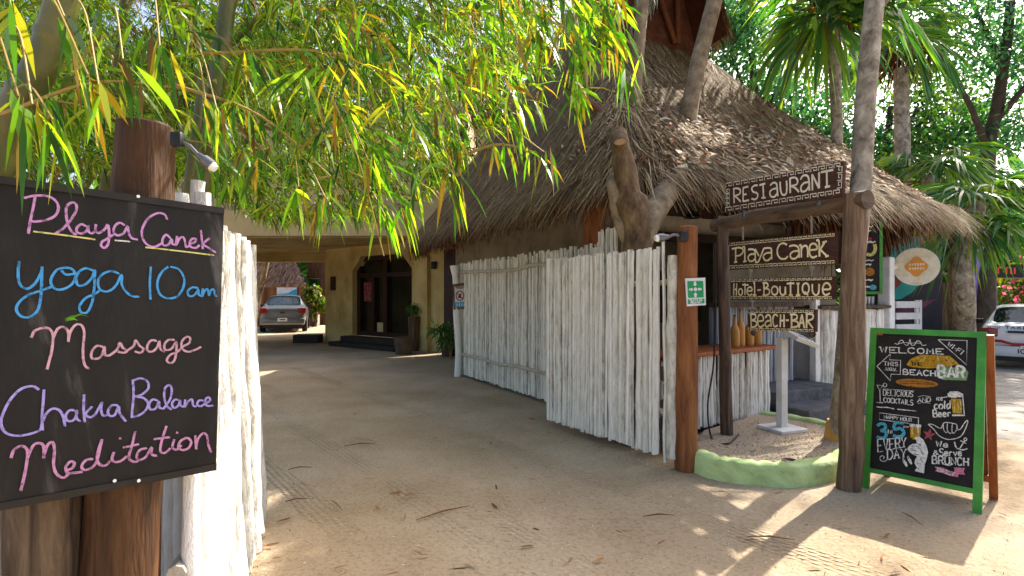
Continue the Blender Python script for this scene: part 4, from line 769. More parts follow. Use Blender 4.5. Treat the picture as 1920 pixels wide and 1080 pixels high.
# stone pier between fence and post
t = thing('stone_pier', gp(1259, 850), 'low pier of stacked grey stones squeezed between the stick panel and orange post', 'pier'); m = MB(); b = pt(1262, 556, 5.2); b.z = 0
for i in range(6): m.box(b+Vector((random.uniform(-.015, .015), 0, .08+i*.165)), (.2+random.uniform(-.03, .02), .2, .155), random.uniform(-.15, .15), bev=.03)
m.build('stones', M['stone'], t, True, 60)
k = MB(); k.box(b+Vector((0, .05, 1.06)), (.22, .16, .16), .1, bev=.01); k.build('timber_cap', M['post_orange'], t, False)
# steps
sa = Vector((3.25, 6.62, 0)); t = thing('stone_steps', sa+Vv*.6, 'two dark grey stone steps rising into the hut beside the bar', 'steps')
for i, (o0, o1, h) in enumerate(((-.42, .5, .15), (.02, 1.2, .30))):
    k = MB(); k.box(sa+Vv*.72+U*((o0+o1)/2)+Vector((0, 0, h/2)), (1.3, o1-o0, h), math.atan2(Vv.y, Vv.x), bev=.015); k.build('step', M['stone_dark'], t, False)
# corrugated screen inside and the far bar
ca, cb_ = sa+U*.75+Vv*-.2, sa+U*.55+Vv*1.1; t = thing('stick_screen', ca.lerp(cb_, .5), 'shaded grey blue screen of close set poles inside the hut behind the menu stand', 'screen')
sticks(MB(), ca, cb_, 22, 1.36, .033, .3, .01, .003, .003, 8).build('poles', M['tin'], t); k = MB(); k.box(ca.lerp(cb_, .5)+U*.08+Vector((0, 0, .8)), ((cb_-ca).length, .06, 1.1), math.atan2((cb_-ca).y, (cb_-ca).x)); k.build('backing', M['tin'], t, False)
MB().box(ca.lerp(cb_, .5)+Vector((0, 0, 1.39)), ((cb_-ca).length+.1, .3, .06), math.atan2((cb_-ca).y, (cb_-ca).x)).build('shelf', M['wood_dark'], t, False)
e0, e1 = gp(1532, 752), gp(1532, 752)+Vv*1.6; en = Vector((-Vv.y, Vv.x, 0)); t = thing('bar_counter', e0.lerp(e1, .5), 'tall far bar front of wide white boards with a dark shelf, right of the steps', 'bar counter')
sticks(MB(), e0, e1, 24, 1.3, .036, .05, .01, .008, .006, 8).build('stick_front', M['white_stick'], t); k = MB(); k.box(e0.lerp(e1, .5)+en*.3+Vector((0, 0, .65)), ((e1-e0).length-.1, .4, 1.28), math.atan2(Vv.y, Vv.x)); k.build('carcass', M['white_paint'], t, False)
k = MB(); k.box(e0.lerp(e1, .5)+en*.2+Vector((0, 0, 1.345)), ((e1-e0).length+.1, .6, .05), math.atan2(Vv.y, Vv.x), bev=.008); k.build('countertop', M['wood_dark'], t, False)
k = MB(); k.box(e0-Vv*.05+Vector((0, 0, .8)), (.09, .09, 1.5), math.atan2(Vv.y, Vv.x)); k.build('corner_post', M['white_stick'], t, False)
g0 = None
for i, px in enumerate((1621, 1628, 1635)):
    l = onplane_line(px, e0+en*.1, e1+en*.1); p = Vector((l.x, l.y, 1.371))
    if g0 is None:
        g0 = thing('drinking_glass', p, 'clear tumblers standing in a row on the far bar shelf', 'glass', 'tumblers on the far bar'); MB().lathe(p, [(.025, 0), (.033, .13), (.03, .13), (.022, .01)], 12).build('glass_body', mat('clear_glass', ['#8d979c', '#aab4b8'], 3, .1, spec=.8), g0)
    else: c = copy_tree(g0); c.location = p
# white square pillar, round sign, menu board
wp_ = e0+Vv*1.68; t = thing('white_pillar', wp_, 'square whitewashed pillar at the end of the far bar carrying the round sign', 'pillar'); k = MB(); k.box(wp_+Vector((0, 0, 1.06)), (.18, .18, 2.12), .6, bev=.02); k.build('shaft', M['white_paint'], t, False)
rc = pt(1718, 500, 8.5); rn = (Vector((0, 0, CAMH))-rc); rn.z = 0; rn.normalize(); t = thing('round_sign', rc, 'round pale wooden sign with an orange badge on an arm beside the white pillar', 'sign')
MB().tube([rc-rn*.02, rc+rn*.02], .3, 40).build('disc', M['sign_pale'], t); L7 = Lettering(rc+rn*.022, rn, lambda x, y: (x, y), .001)
rx = Vector((-rn.y, rn.x, 0)); 
rx = rx if rx.x > 0 else -rx
mbk = MB(); mo = MB(); mw = MB()
for i in range(44):
    a = i/44*6.2832; dv = rx*math.cos(a)+Vector((0, 0, 1))*math.sin(a); mbk.ribbon([rc+dv*.17, rc+dv*.275], .006, rn, .0225)
mo.add([rc+rn*.0235+rx*(.135*(1+.12*math.cos(4*a))*math.cos(a))+Vector((0, 0, .145*(1+.12*math.cos(4*a))*math.sin(a))) for a in np.linspace(0, 6.2832, 40)[:-1]], [tuple(range(39))])
for z_ in (.035, -.03):
    for j in range(6): mw.ribbon([rc+rx*(-.09+j*.034)+Vector((0, 0, z_)), rc+rx*(-.068+j*.034)+Vector((0, 0, z_))], .035, rn, .0245, .3)
mbk.build('ray_pattern', M['sign_paint'], t, False); mo.build('badge', M['orange'], t, False); mw.build('lettering', M['sign_pale'], t, False)
k = MB(); k.box((rc+wp_+Vector((0, 0, rc.z)))/2*1-Vector((0, 0, 0))+Vector((0, 0, 0)), (.6, .03, .12), .25); 
k.v = [(x, y, z) for x, y, z in k.v]; zs = (rc.z+(wp_.z+rc.z))/2; k2 = MB(); k2.tube([Vector((wp_.x, wp_.y-.02, rc.z)), rc-rx*.27-rn*.03], .045, 8); k2.build('arm', M['sign_pale'], t)
mb0 = e0+Vv*1.12-en*.12; mn = Vector((-.35, -1, 0)).normalized(); mx_ = Vector((-mn.y, mn.x, 0)); mx_ = mx_ if mx_.x > 0 else -mx_; mc = pt(1622, 482, 7.9); t = thing('menu_board', mc, 'hanging black menu board in a bright green frame with fruit drawings', 'menu board')
def brd(c, w, h, th): return [c+mx_*a*w/2+Vector((0, 0, b*h/2)) for a, b in ((-1, -1), (1, -1), (1, 1), (-1, 1))]
MB().prism(brd(mc, .4, 1.06, 0), -mn*.03).build('panel', M['black_board'], t, False); k = MB()
for (a, b, w_, h_) in ((0, .53, .44, .04), (0, -.53, .44, .04), (-.2, 0, .04, 1.02), (.2, 0, .04, 1.02)): k.prism(brd(mc+mx_*a+Vector((0, 0, b)), w_, h_, 0), mn*.01)
k.build('frame', M['green_paint'], t, False)
def dot(mb, x, z, rx_, rz_, l, n=14): mb.add([mc+mn*l+mx_*(x+rx_*math.cos(a))+Vector((0, 0, z+rz_*math.sin(a))) for a in np.linspace(0, 6.2832, n+1)[:-1]], [tuple(range(n))])
k = MB(); P = [mc+mx_*(.06+.07*math.cos(a))+Vector((0, 0, .13+.1*math.sin(a))) for a in np.linspace(-2.2, .6, 9)]; k.ribbon(P, .045, mn, .003); k.build('banana_drawing', M['yellow'], t, False)
k = MB(); dot(k, .06, -.22, .06, .065, .003); k.build('fruit_drawing', M['amber'], t, False); k = MB(); dot(k, .1, -.45, .045, .04, .003); k.build('leaf_drawing', M['teal'], t, False)
k = MB(); dot(k, -.02, .27, .11, .025, .003); k.build('lettering', M['red_paint'], t, False)
k = MB(); k.ribbon([mc+mx_*a+Vector((0, 0, b)) for a, b in ((-.1, .05), (-.06, .2), (-.0, .08), (-.1, .05))], .012, mn, .003); k.build('triangle_drawing', M['violet'], t, False)
k = MB()
for z_, w_ in ((.45, .2), (.39, .14), (.22, .26), (-.05, .22), (-.11, .16), (-.34, .2), (-.44, .12)): k.ribbon([mc+mx_*(-w_/2+w_*j/8)+Vector((0, 0, z_+.008*math.sin(j*2.5))) for j in range(9)], .022, mn, .003, .5)
k.build('lettering', M['chalk_white'], t, False)
MB().tube([mc+Vector((0, 0, .54)), mc+Vector((0, 0, .95))], .006, 5).build('hanger', M['rope'], t)
# mural wall and slatted white gate
t = thing('mural_wall', (9.1, 12.6, 0), 'wall painted with turquoise, plum and black mural shapes behind the round sign', 'wall'); m0 = Vector((8.3, 11.8, 0)); m1 = Vector((10.0, 12.4, 0)); md = (m1-m0).normalized(); mnn = Vector((md.y, -md.x, 0)); W_ = (m1-m0).length
MB().prism([m0, m1, m1+Vector((0, 0, 2.85)), m0+Vector((0, 0, 2.85))], -mnn*.2).build('wall_body', M['mural_teal'], t, False)
def mp_(a, z): return m0+md*(a*W_)+Vector((0, 0, z))+mnn*.004
for nm, mt_, P in (('painted_shape', 'mural_dark', [(0, 0), (1, 0), (1, 2.25), (.75, 2.05), (.45, 1.6), (.25, 1.45), (0, 1.4)]), ('painted_shape', 'mural_rust', [(0, 1.5), (.22, 1.75), (.3, 2.0), (.1, 2.3), (0, 2.3)])):
    MB().add([mp_(a, z) for a, z in P], [tuple(range(len(P)))]).build(nm, M[mt_], t, False)
MB().add([mp_(a, z)+mnn*.004 for a, z in ((0, 1.05), (.4, 1.35), (.9, 1.45), (.6, 1.2), (.2, 1.1), (0, .8))], [tuple(range(6))]).build('painted_shape', M['mural_plum'], t, False)
t = thing('slatted_gate', (7.9, 10.6, 0), 'white gate of wide horizontal slats in front of the mural wall', 'gate'); g0_ = Vector((7.55, 10.5, 0)); g1_ = Vector((8.25, 10.75, 0)); gdir = (g1_-g0_).normalized(); rz_ = math.atan2(gdir.y, gdir.x)
k = MB()
for z_ in np.linspace(.2, 1.34, 6): k.box(g0_.lerp(g1_, .5)+Vector((0, 0, z_)), (.72, .03, .13), rz_)
k.build('slats', M['white_paint'], t, False); k = MB()
for a in (-.05, 1.0, .86): k.box(g0_.lerp(g1_, a)+Vector((0, .035, .72)), (.06, .04, 1.42), rz_)
k.build('gate_frame', M['white_paint'], t, False); k = MB(); k.box(g0_-gdir*.17+Vector((0, 0, .74)), (.1, .1, 1.48), rz_); k.build('gate_post', M['white_paint'], t, False)

# ---------------------------------------------------------------- A-frame chalkboard
L0, R0 = gp(1622, 915), gp(1832, 963); ae = (R0-L0).normalized(); an_ = Vector((-ae.y, ae.x, 0)); an_ = an_ if an_.y > 0 else -an_
t = thing('a_frame_board', L0.lerp(R0, .5)+an_*.2, 'green framed black A-board with a colourful chalk welcome and beach bar menu', 'A-board'); AH = 1.245; lean = .235
tv = (Vector((0, 0, AH))+an_*lean); tu = tv.normalized(); an3 = ae.cross(tu).normalized(); an3 = an3 if an3.y < 0 else -an3
def af(a, h): return L0+ae*a+tv*h
AW = (R0-L0).length
k = MB(); k.prism([af(.02, .12), af(AW-.02, .12), af(AW-.02, .98), af(.02, .98)], -an3*.012); k.build('front_panel', M['black_board'], t, False)
k = MB()
for (a0, a1, h0, h1) in ((-.02, .025, 0, 1), (AW-.025, AW+.025, 0, 1), (.025, AW-.025, .965, 1), (.025, AW-.025, .1, .128)): k.prism([af(a0, h0), af(a1, h0), af(a1, h1), af(a0, h1)], an3*.012)
k.build('front_frame', M['green_paint'], t, False); k = MB()
for (a0, a1, h0, h1) in ((-.02, .025, 0, 1), (AW-.025, AW+.025, 0, 1)): k.prism([af(a0, h0)-an3*.002, af(a1, h0)-an3*.002, af(a1, h1)-an3*.002, af(a0, h1)-an3*.002], -an3*.024)
k.build('leg', M['green_paint'], t, False)
tb_ = Vector((0, 0, AH))-an_*lean
def ab(a, h): return L0+an_*(.475)+ae*(a+.04)+tb_*h
bn3 = ae.cross(tb_.normalized()); bn3 = bn3 if bn3.y > 0 else -bn3
k = MB(); k.prism([ab(.03, .13), ab(AW-.03, .13), ab(AW-.03, .95), ab(.03, .95)], bn3*.01); k.build('rear_panel', M['red_wood'], t, False); k = MB()
for (a0, a1, h0, h1) in ((-.02, .025, 0, .985), (AW-.025, AW+.025, 0, .985), (.025, AW-.025, .1, .14)): k.prism([ab(a0, h0)-bn3*.026, ab(a1, h0)-bn3*.026, ab(a1, h1)-bn3*.026, ab(a0, h1)-bn3*.026], bn3*.024)
k.build('rear_frame', M['red_wood'], t, False); k = MB()
for (a0, a1) in ((-.02, .025), (AW-.025, AW+.025)): k.prism([ab(a0, 0), ab(a1, 0), ab(a1, .985), ab(a0, .985)], bn3*.012)
k.build('leg', M['green_paint'], t, False)
p6, p7 = zmap(1620, 620, 6.75), zmap(1620, 760, 6.354)
a6 = Lettering(af(0, 0), an3, p6, .0015); wl = 'chalk_white'
def T6(s_, q, w, c=wl, sf=0, gap=.3): a6.text(s_, q, w, c, gap, sf)
T6('WELCOME', ((205, 207), (995, 232), (995, 298), (210, 274)), .0085, wl, 1, .45)
a6.stroke([(390, 160), (430, 172), (455, 130), (490, 125), (520, 175), (560, 180), (583, 110), (600, 180), (640, 180), (672, 130), (715, 145), (740, 188), (790, 180)], .005, wl)
a6.stroke([(440, 165), (520, 150), (585, 160), (660, 155), (730, 165)], .004, wl)
a6.stroke([(940, 115), (1305, 125), (1300, 435), (940, 115)], .005, wl, False); T6('WI-FI', ((1085, 145), (1272, 262), (1235, 305), (1055, 185)), .006)
a6.stroke([(165, 450), (335, 295), (325, 370), (465, 375), (460, 555), (345, 550), (335, 635), (165, 450)], .0055, wl, False)
T6('THIS', ((255, 392), (430, 402), (430, 448), (255, 438)), .0055, wl, 1, .5); T6('way', ((280, 445), (410, 455), (405, 505), (275, 495)), .0045); a6.stroke([(255, 498), (425, 512)], .003, wl)
a6.fill([(540, 430), (590, 360), (720, 305), (1090, 320), (1210, 430), (1000, 468), (800, 478), (600, 460)], 'gold')
for i in range(46):
    u_ = i/45; a6.stroke([(725+360*u_+random.uniform(-8, 8), 308+14*u_+random.uniform(0, 40)), (550+650*u_+random.uniform(-15, 15), 440+random.uniform(-15, 40)*(1 if .2 < u_ < .85 else .3))], .0025, random.choice(['gold', 'yellow', 'amber', 'gold']), False, .4)
T6('THE', ((600, 400), (735, 405), (735, 445), (600, 445)), .006, 'black_board', 1); T6('BEACH', ((502, 492), (908, 512), (908, 575), (502, 553)), .0085, wl, 1, .42)
a6.fill([(960, 470), (1020, 455), (1290, 482), (1325, 530), (1300, 632), (1010, 625), (950, 600)], 'mint'); T6('BAR', ((945, 448), (1270, 462), (1270, 600), (945, 588)), .017, wl, 0, .35)
a6.fill([(675+270*math.cos(a), 665+18*math.cos(a)+52*math.sin(a)) for a in np.linspace(0, 6.2832, 30)[:-1]], 'amber')
for yy_ in (-18, 8): a6.stroke([(450, 655+yy_), (675, 663+yy_), (900, 680+yy_*.6)], .004, 'board_frame')
T6('DELICIOUS', ((250, 750), (628, 775), (622, 838), (250, 820)), .0055, wl, 0, .35); T6('COCKTAILS', ((257, 848), (628, 882), (624, 945), (257, 905)), .0062, wl, 0, .35); a6.stroke([(250, 738), (640, 765)], .003, wl)
for s_ in ([(170, 690), (242, 697), (207, 760), (170, 690)], [(207, 760), (212, 900)], [(165, 910), (248, 914)]): a6.stroke(s_, .0055, wl, False)
a6.stroke(E(272, 690, 22, 24), .005, wl); T6('AND', ((692, 852), (850, 852), (845, 900), (685, 905)), .0055, wl, 1); a6.stroke([(690, 838), (760, 825), (850, 838)], .003, wl); a6.stroke([(690, 925), (770, 912), (845, 920)], .003, wl)
T6('ice', ((925, 820), (1000, 820), (998, 885), (920, 882)), .005); a6.stroke([(990, 850), (1060, 838)], .005, wl); T6('cold', ((892, 895), (1105, 885), (1100, 990), (890, 990)), .0085, wl, 0, .2); T6('Beer', ((880, 1008), (1105, 1000), (1110, 1085), (885, 1095)), .0085, wl, 0, .2)
a6.fill([(1060, 800), (1100, 768), (1200, 772), (1250, 800), (1240, 840), (1150, 852), (1070, 840)], wl); a6.fill([(1105, 860), (1238, 868), (1248, 1050), (1130, 1052)], 'gold'); a6.stroke([(1252, 800), (1262, 920), (1276, 1080)], .006, wl); a6.stroke([(1120, 1072), (1272, 1072)], .012, wl, False)
for x_ in (1145, 1190, 1225): a6.stroke([(x_, 880), (x_+8, 960), (x_+5, 1035)], .004, 'yellow')
a6.stroke([(165, 965), (230, 972), (300, 972), (390, 992)], .007, wl, True, .6); a6.stroke([(430, 995), (520, 1005), (590, 1010), (670, 1020)], .006, wl, True, .6)
a7 = Lettering(af(0, 0), an3, p7, a6.h+.001)
def T7(s_, q, w, c=wl, sf=0, gap=.3): a7.text(s_, q, w, c, gap, sf)
a7.stroke([(540, 215), (190, 170), (190, 90), (660, 150), (655, 215)], .005, wl, False); T7('HAPPY HOUR', ((248, 118), (575, 158), (575, 196), (248, 158)), .0048)
T7('3', ((160, 220), (272, 220), (272, 390), (160, 392)), .021, 'teal'); T7('5', ((355, 215), (485, 212), (485, 372), (355, 375)), .021, 'teal'); T7('to', ((285, 285), (345, 278), (345, 330), (285, 338)), .0045); T7('pm', ((478, 235), (535, 238), (535, 268), (478, 265)), .003)
a7.stroke([(270, 405), (470, 385)], .004, wl); T7('EVERY', ((170, 405), (505, 390), (508, 490), (175, 558)), .0085, wl, 1, .4); a7.stroke([(360, 515), (500, 495)], .004, wl); T7('DAY', ((290, 530), (508, 522), (508, 615), (290, 645)), .0085, wl, 1, .4)
a7.stroke([(290, 640), (255, 668), (210, 655), (200, 620), (225, 600), (250, 615), (240, 640)], .005, wl)
a7.fill([(555, 245), (685, 260), (678, 365), (650, 400), (600, 410), (562, 380)], 'gold'); a7.fill([(550, 218), (690, 233), (688, 266), (552, 250)], wl)
for x_, c_ in ((580, 'yellow'), (612, 'amber'), (650, wl)): a7.stroke([(x_, 262), (x_+4, 350)], .008, c_, False)
a7.stroke([(655, 150), (657, 240)], .005, wl, False)
a7.fill([(610, 385), (660, 365), (715, 410), (755, 490), (772, 560), (755, 640), (735, 700), (725, 810), (612, 780), (640, 740), (610, 690), (618, 640), (645, 610), (585, 580), (530, 535), (528, 510), (552, 480), (585, 460), (640, 455), (632, 420)], wl)
for s_ in ([(560, 487), (650, 492), (715, 585)], [(555, 530), (640, 545)], [(600, 575), (660, 590)], [(640, 455), (680, 470)], [(640, 690), (690, 700)], [(650, 760), (665, 740)]): a7.stroke(s_, .004, 'black_board')
a7.fill([(785+(78 if i % 2 == 0 else 34)*math.sin(i*math.pi/5+.2), 350-(78 if i % 2 == 0 else 34)*math.cos(i*math.pi/5+.2)) for i in range(10)], 'salmon')
a7.stroke([(770, 225), (830, 230), (920, 275), (955, 215), (1000, 205), (1060, 215), (1112, 232), (1118, 290), (1160, 280), (1195, 225), (1235, 180), (1240, 215), (1185, 340), (1120, 390), (1000, 405), (900, 360), (840, 285), (770, 225)], .0055, wl)
for s_ in ([(952, 225), (958, 290), (985, 325), (1000, 315)], [(1002, 210), (1000, 290), (1030, 335), (1050, 325)], [(1060, 218), (1055, 300), (1075, 335), (1110, 295)]): a7.stroke(s_, .0045, wl)
T7('We', ((870, 425), (1015, 430), (1010, 500), (870, 490)), .008); a7.stroke(E(1215, 405, 16, 18), .005, wl); a7.stroke([(1205, 424), (1145, 520)], .007, wl, False); a7.stroke([(1155, 420), (1225, 455)], .006, wl, False); a7.stroke([(1085, 435), (1105, 500), (1140, 522), (1190, 530), (1238, 515)], .008, wl)
T7('&', ((830, 540), (895, 538), (895, 592), (830, 592)), .006); T7('Serve', ((910, 518), (1172, 520), (1172, 602), (910, 602)), .0085, wl, 0, .25); T7('BRUNCH', ((825, 605), (1250, 632), (1250, 718), (825, 690)), .0085, wl, 1, .4); a7.stroke([(960, 700), (1020, 715), (1070, 695)], .005, wl)
a7.fill([(1080, 738), (1215, 745), (1195, 785), (1212, 825), (1140, 818), (1090, 800)], 'pinkrib'); a7.fill([(850, 728), (950, 742), (1060, 790), (1140, 790), (1132, 856), (1030, 836), (930, 800), (858, 782), (875, 760)], 'pinkrib'); T7('DAILY', ((890, 742), (1090, 796), (1085, 840), (890, 785)), .006)
for cx_, cy_ in ((500, 680), (555, 652)):
    a7.fill([(cx_+20*math.cos(a)+22*math.sin(a), cy_+52*math.sin(a)) for a in np.linspace(0, 6.2832, 16)[:-1]], wl); a7.stroke([(cx_-22, cy_-18), (cx_, cy_-40), (cx_+8, cy_-12)], .004, 'black_board')
a6.build('chalk_lettering', t); a7.build('chalk_lettering', t)
# ---------------------------------------------------------------- cars (seen from behind)
def car(name, loc, rz, sc, paint, label, st, w=.86, trim=None):
    t = thing(name, (0, 0, 0), label, 'car')
    # stations along y (rear = 0): (y, half width, z bottom, z belt/deck, roof half width, z top)
    def ring(y, hw, zb, zd, rw, zt):
        h = [(0, zb), (hw*.8, zb), (hw*.97, zb+.14), (hw, (zb+zd)/2), (hw*.985, zd-.08), (hw*.94, zd), (rw, zt-.05 if zt > zd+.2 else zd+(zt-zd)*.6), (rw*.75, zt), (0, zt+.015)]
        return [(x, y, z) for x, z in h]+[(-x, y, z) for x, z in h[-2:0:-1]]
    bm = bmesh.new(); rings = [[bm.verts.new(p) for p in ring(*s_)] for s_ in st]; n = len(rings[0]); crease = bm.edges.layers.float.new('crease_edge')
    tp = [s_[5]-s_[3] > .2 for s_ in st]
    for i in range(len(rings)-1):
        for k in range(n):
            f = bm.faces.new((rings[i][k], rings[i][(k+1) % n], rings[i+1][(k+1) % n], rings[i+1][k])); f.smooth = True; f.material_index = 0
            if k in (5, n-6):
                if tp[i] and tp[i+1]: f.material_index = 1
            if k in (6, 7, n-8, n-7):
                if (tp[i] != tp[i+1]): f.material_index = 1
    for r_, rev in ((rings[0], True), (rings[-1], False)):
        c = bm.verts.new((0, st[0][0] if rev else st[-1][0], (st[0][2]+st[0][3])/2 if rev else (st[-1][2]+st[-1][3])/2))
        for k in range(n):
            f = bm.faces.new((r_[k], r_[(k+1) % n], c)); f.smooth = True
    bmesh.ops.recalc_face_normals(bm, faces=bm.faces[:])
    for e in bm.edges:
        if len(e.link_faces) == 2 and e.link_faces[0].material_index != e.link_faces[1].material_index: e[crease] = .9
    me = bpy.data.meshes.new('tmp'); bm.to_mesh(me); bm.free(); me.materials.append(paint); me.materials.append(M['car_glass'])
    o = bpy.data.objects.new('tmp', me); S.collection.objects.link(o); md_ = o.modifiers.new('s', 'SUBSURF'); md_.levels = 3; md_.render_levels = 3
    dg = bpy.context.evaluated_depsgraph_get(); em = bpy.data.meshes.new_from_object(o.evaluated_get(dg)); bpy.data.objects.remove(o)
    for idx, nm, mt in ((0, 'body', paint), (1, 'windows', M['car_glass'])):
        b2 = bmesh.new(); b2.from_mesh(em); bmesh.ops.delete(b2, geom=[f for f in b2.faces if f.material_index != idx], context='FACES'); m2 = bpy.data.meshes.new(nm); b2.to_mesh(m2); b2.free(); m2.materials.clear(); m2.materials.append(mt)
        for p in m2.polygons: p.material_index = 0
        ob = bpy.data.objects.new(nm, m2); link(ob, t); LOC[ob.name] = Vector()
    ln = st[-1][0]
    for y in (.75, ln-.8):
        for s_ in (-1, 1):
            wh = MB(); wh.tube([(s_*(w-.19), y, .3), (s_*(w-.17), y, .3), (s_*(w-.01), y, .3), (s_*(w+.005), y, .3)], [.27, .3, .3, .27], 24); wo = wh.build('wheel', M['tyre'], t)
            MB().tube([(s_*w, y, .3), (s_*(w+.012), y, .3)], .19, 20).build('rim', M['grey_metal'], wo)
    for s_ in (-1, 1):
        k = MB(); zr = st[2][3]-.16; k.box((s_*(w-.17), .06, zr), (.3, .17, .22), bev=.04); k.build('tail_light', M['tail_red'], t)
        k = MB(); k.box((s_*(w+.08), ln*.56, st[3][3]+.03), (.18, .1, .13), bev=.03); k.build('wing_mirror', M['black_plastic'], t)
    k = MB(); k.box((0, .02, .42), (w*1.86, .2, .26), bev=.06); k.build('bumper', paint, t)
    k = MB(); k.box((0, .06, .24), (w*1.6, .1, .1)); k.build('under_tray', M['black_plastic'], t)
    k = MB(); k.box((0, -.085, .5), (.34, .012, .13)); pl_ = k.build('number_plate', M['white_paint'], t, False)
    t.location = loc; t.rotation_euler = (0, 0, rz); t.scale = (sc, sc, sc); return t
sedan = [(0, .74, .26, .9, .6, .93), (.12, .82, .24, .98, .64, 1.0), (.55, .85, .22, 1.0, .66, 1.03), (1.15, .86, .2, .98, .57, 1.42), (1.9, .86, .2, .95, .58, 1.47), (2.6, .86, .2, .93, .56, 1.42), (3.2, .85, .2, .92, .66, .98), (3.9, .82, .22, .82, .6, .86), (4.15, .7, .28, .68, .5, .72)]
hatch = [(0, .74, .28, .92, .6, .95), (.08, .84, .24, .99, .66, 1.02), (.3, .86, .22, 1.0, .66, 1.05), (.75, .87, .2, .99, .58, 1.43), (1.6, .87, .2, .96, .6, 1.5), (2.4, .87, .2, .94, .57, 1.44), (3.0, .86, .2, .92, .66, .98), (3.7, .82, .22, .84, .6, .88), (4.0, .7, .28, .7, .5, .74)]
sc_ = car('parked_car', (-9.55, 22.2, 0), R(19), 1.08, M['silver_paint'], 'dusty silver saloon car parked in the sunlit yard beyond the passage', sedan)
k = MB(); k.box((0, -.03, .78), (.16, .03, .05)); k.build('boot_handle', M['black_plastic'], sc_)
k = MB(); k.ribbon([Vector((-.1, -.093, .5)), Vector((.1, -.093, .5))], .05, Vector((0, -1, 0)), .001, .4); k.build('plate_number', M['black_plastic'], sc_, False)
hd_ = R(-43); tx0 = gp(1846, 690)
taxi = car('taxi', (tx0.x+.56, tx0.y-.42, 0), hd_, .9, M['white_car'], 'white taxi with red stripes and a fleet number seen from behind on the street', hatch)
k = MB(); k.prism([(-.86, -.055, .62), (-.5, -.1, .62), (-.3, -.1, .56), (.3, -.1, .56), (.5, -.1, .62), (.86, -.055, .62), (.86, -.055, .67), (.48, -.1, .67), (.3, -.1, .61), (-.3, -.1, .61), (-.48, -.1, .67), (-.86, -.055, .67)], (0, .16, 0)); k.build('red_stripe', M['red_paint'], taxi, False)
k = MB(); k.box((.05, -.035, .86), (.86, .06, .05)); k.build('trim_strip', M['navy'], taxi, False)
def cartext(t, s_, x0, x1, z0, z1, y, w, m, nm='lettering'):
    L = MB(); wid = [.45 if c in 'I1' else 1 for c in s_]; tot = sum(wid)+.3*(len(s_)-1); x = 0; h = .001
    for c, wc in zip(s_, wid):
        for stq in FN.get(c, []):
            P = [Vector((x0+(x1-x0)*(x+p[0]*wc)/tot, y, z0+(z1-z0)*p[1])) for p in stq]; L.ribbon(catmull(P, 3) if c in '03' else P, w, Vector((0, -1, 0)), h); h += .0002
        x += wc+.3
    L.build(nm, m, t, False)
cartext(taxi, 'TAXI', -.42, -.1, .93, .99, -.05, .016, M['black_plastic']); cartext(taxi, '10037', -.22, .22, .38, .48, -.095, .02, M['black_plastic'], 'fleet_number')
cartext(taxi, 'CANCUN'[:0]+'IIIIII', -.72, -.5, .94, .97, -.05, .012, M['red_paint']); cartext(taxi, 'IIIII', -.12, .12, .475, .53, -.094, .02, M['banner_blue'], 'plate_number')
# ---------------------------------------------------------------- yard: fence, banner, bicycles
yf = thing('plank_fence', (-11.5, 26.5, 0), 'brown plank fence under the far hut behind the silver car', 'fence'); m = MB()
for i in range(38): m.box((-13.0+i*.088, 26.5+random.uniform(-.01, .01), 1.0), (.082, .03, 2.0+random.uniform(-.02, .02)))
m.build('planks', M['plank'], yf, False); k = MB(); k.box((-11.35, 26.47, 1.97), (3.4, .06, .06)); k.build('top_rail', M['plank'], yf, False)
t = thing('banner', (-11, 26.4, 1.8), 'small white and blue banner on the plank fence above the silver car', 'banner'); q = [(-11.65, 26.42, 1.4), (-10.65, 26.42, 1.4), (-10.65, 26.42, 1.95), (-11.65, 26.42, 1.95)]
MB().prism(q, (0, .02, 0)).build('sheet', M['white_paint'], t, False); MB().prism([(-11.65, 26.415, 1.4), (-10.65, 26.415, 1.4), (-10.65, 26.415, 1.9), (-11.1, 26.415, 1.68), (-11.65, 26.415, 1.6)], (0, .003, 0)).build('blue_wave', M['banner_blue'], t, False)
def bike(loc, rz, lab, m):
    t = thing('bicycle', (0, 0, 0), lab, 'bicycle'); 
    for x in (-.52, .52):
        k = MB(); k.tube([(x+.33*math.cos(a), 0, .34+.33*math.sin(a)) for a in np.linspace(0, 6.2832, 25)], .018, 6, False); w_ = k.build('wheel', M['tyre'], t)
        k = MB()
        for a in np.linspace(0, 6.28, 13)[:-1]: k.tube([(x, 0, .34), (x+.32*math.cos(a), 0, .34+.32*math.sin(a))], .003, 3)
        k.build('spokes', M['grey_metal'], w_)
    k = MB()
    for P in ([(-.52, 0, .34), (-.1, 0, .3), (.38, 0, .75), (-.2, 0, .82), (-.1, 0, .3)], [(-.52, 0, .34), (-.2, 0, .82)], [(.52, 0, .34), (.36, 0, .95)]): k.tube(P, .016, 6)
    k.build('frame', m, t); k = MB(); k.tube([(.36, -.28, 1.0), (.38, -.1, .97), (.36, 0, .95), (.38, .1, .97), (.36, .28, 1.0)], .014, 6); k.build('handlebar', M['black_plastic'], t)
    k = MB(); k.box((-.22, 0, .88), (.26, .14, .06), bev=.025); k.build('saddle', M['black_plastic'], t); t.location = loc; t.rotation_euler = (0, 0, rz); return t
bike((-11.0, 23.4, 0), R(60), 'dark bicycle standing at the left of the silver car', M['black_plastic'])
bike((-9.9, 25.7, 0), R(75), 'yellow green bicycle leaning by the plank fence right of the silver car', M['green_paint'])
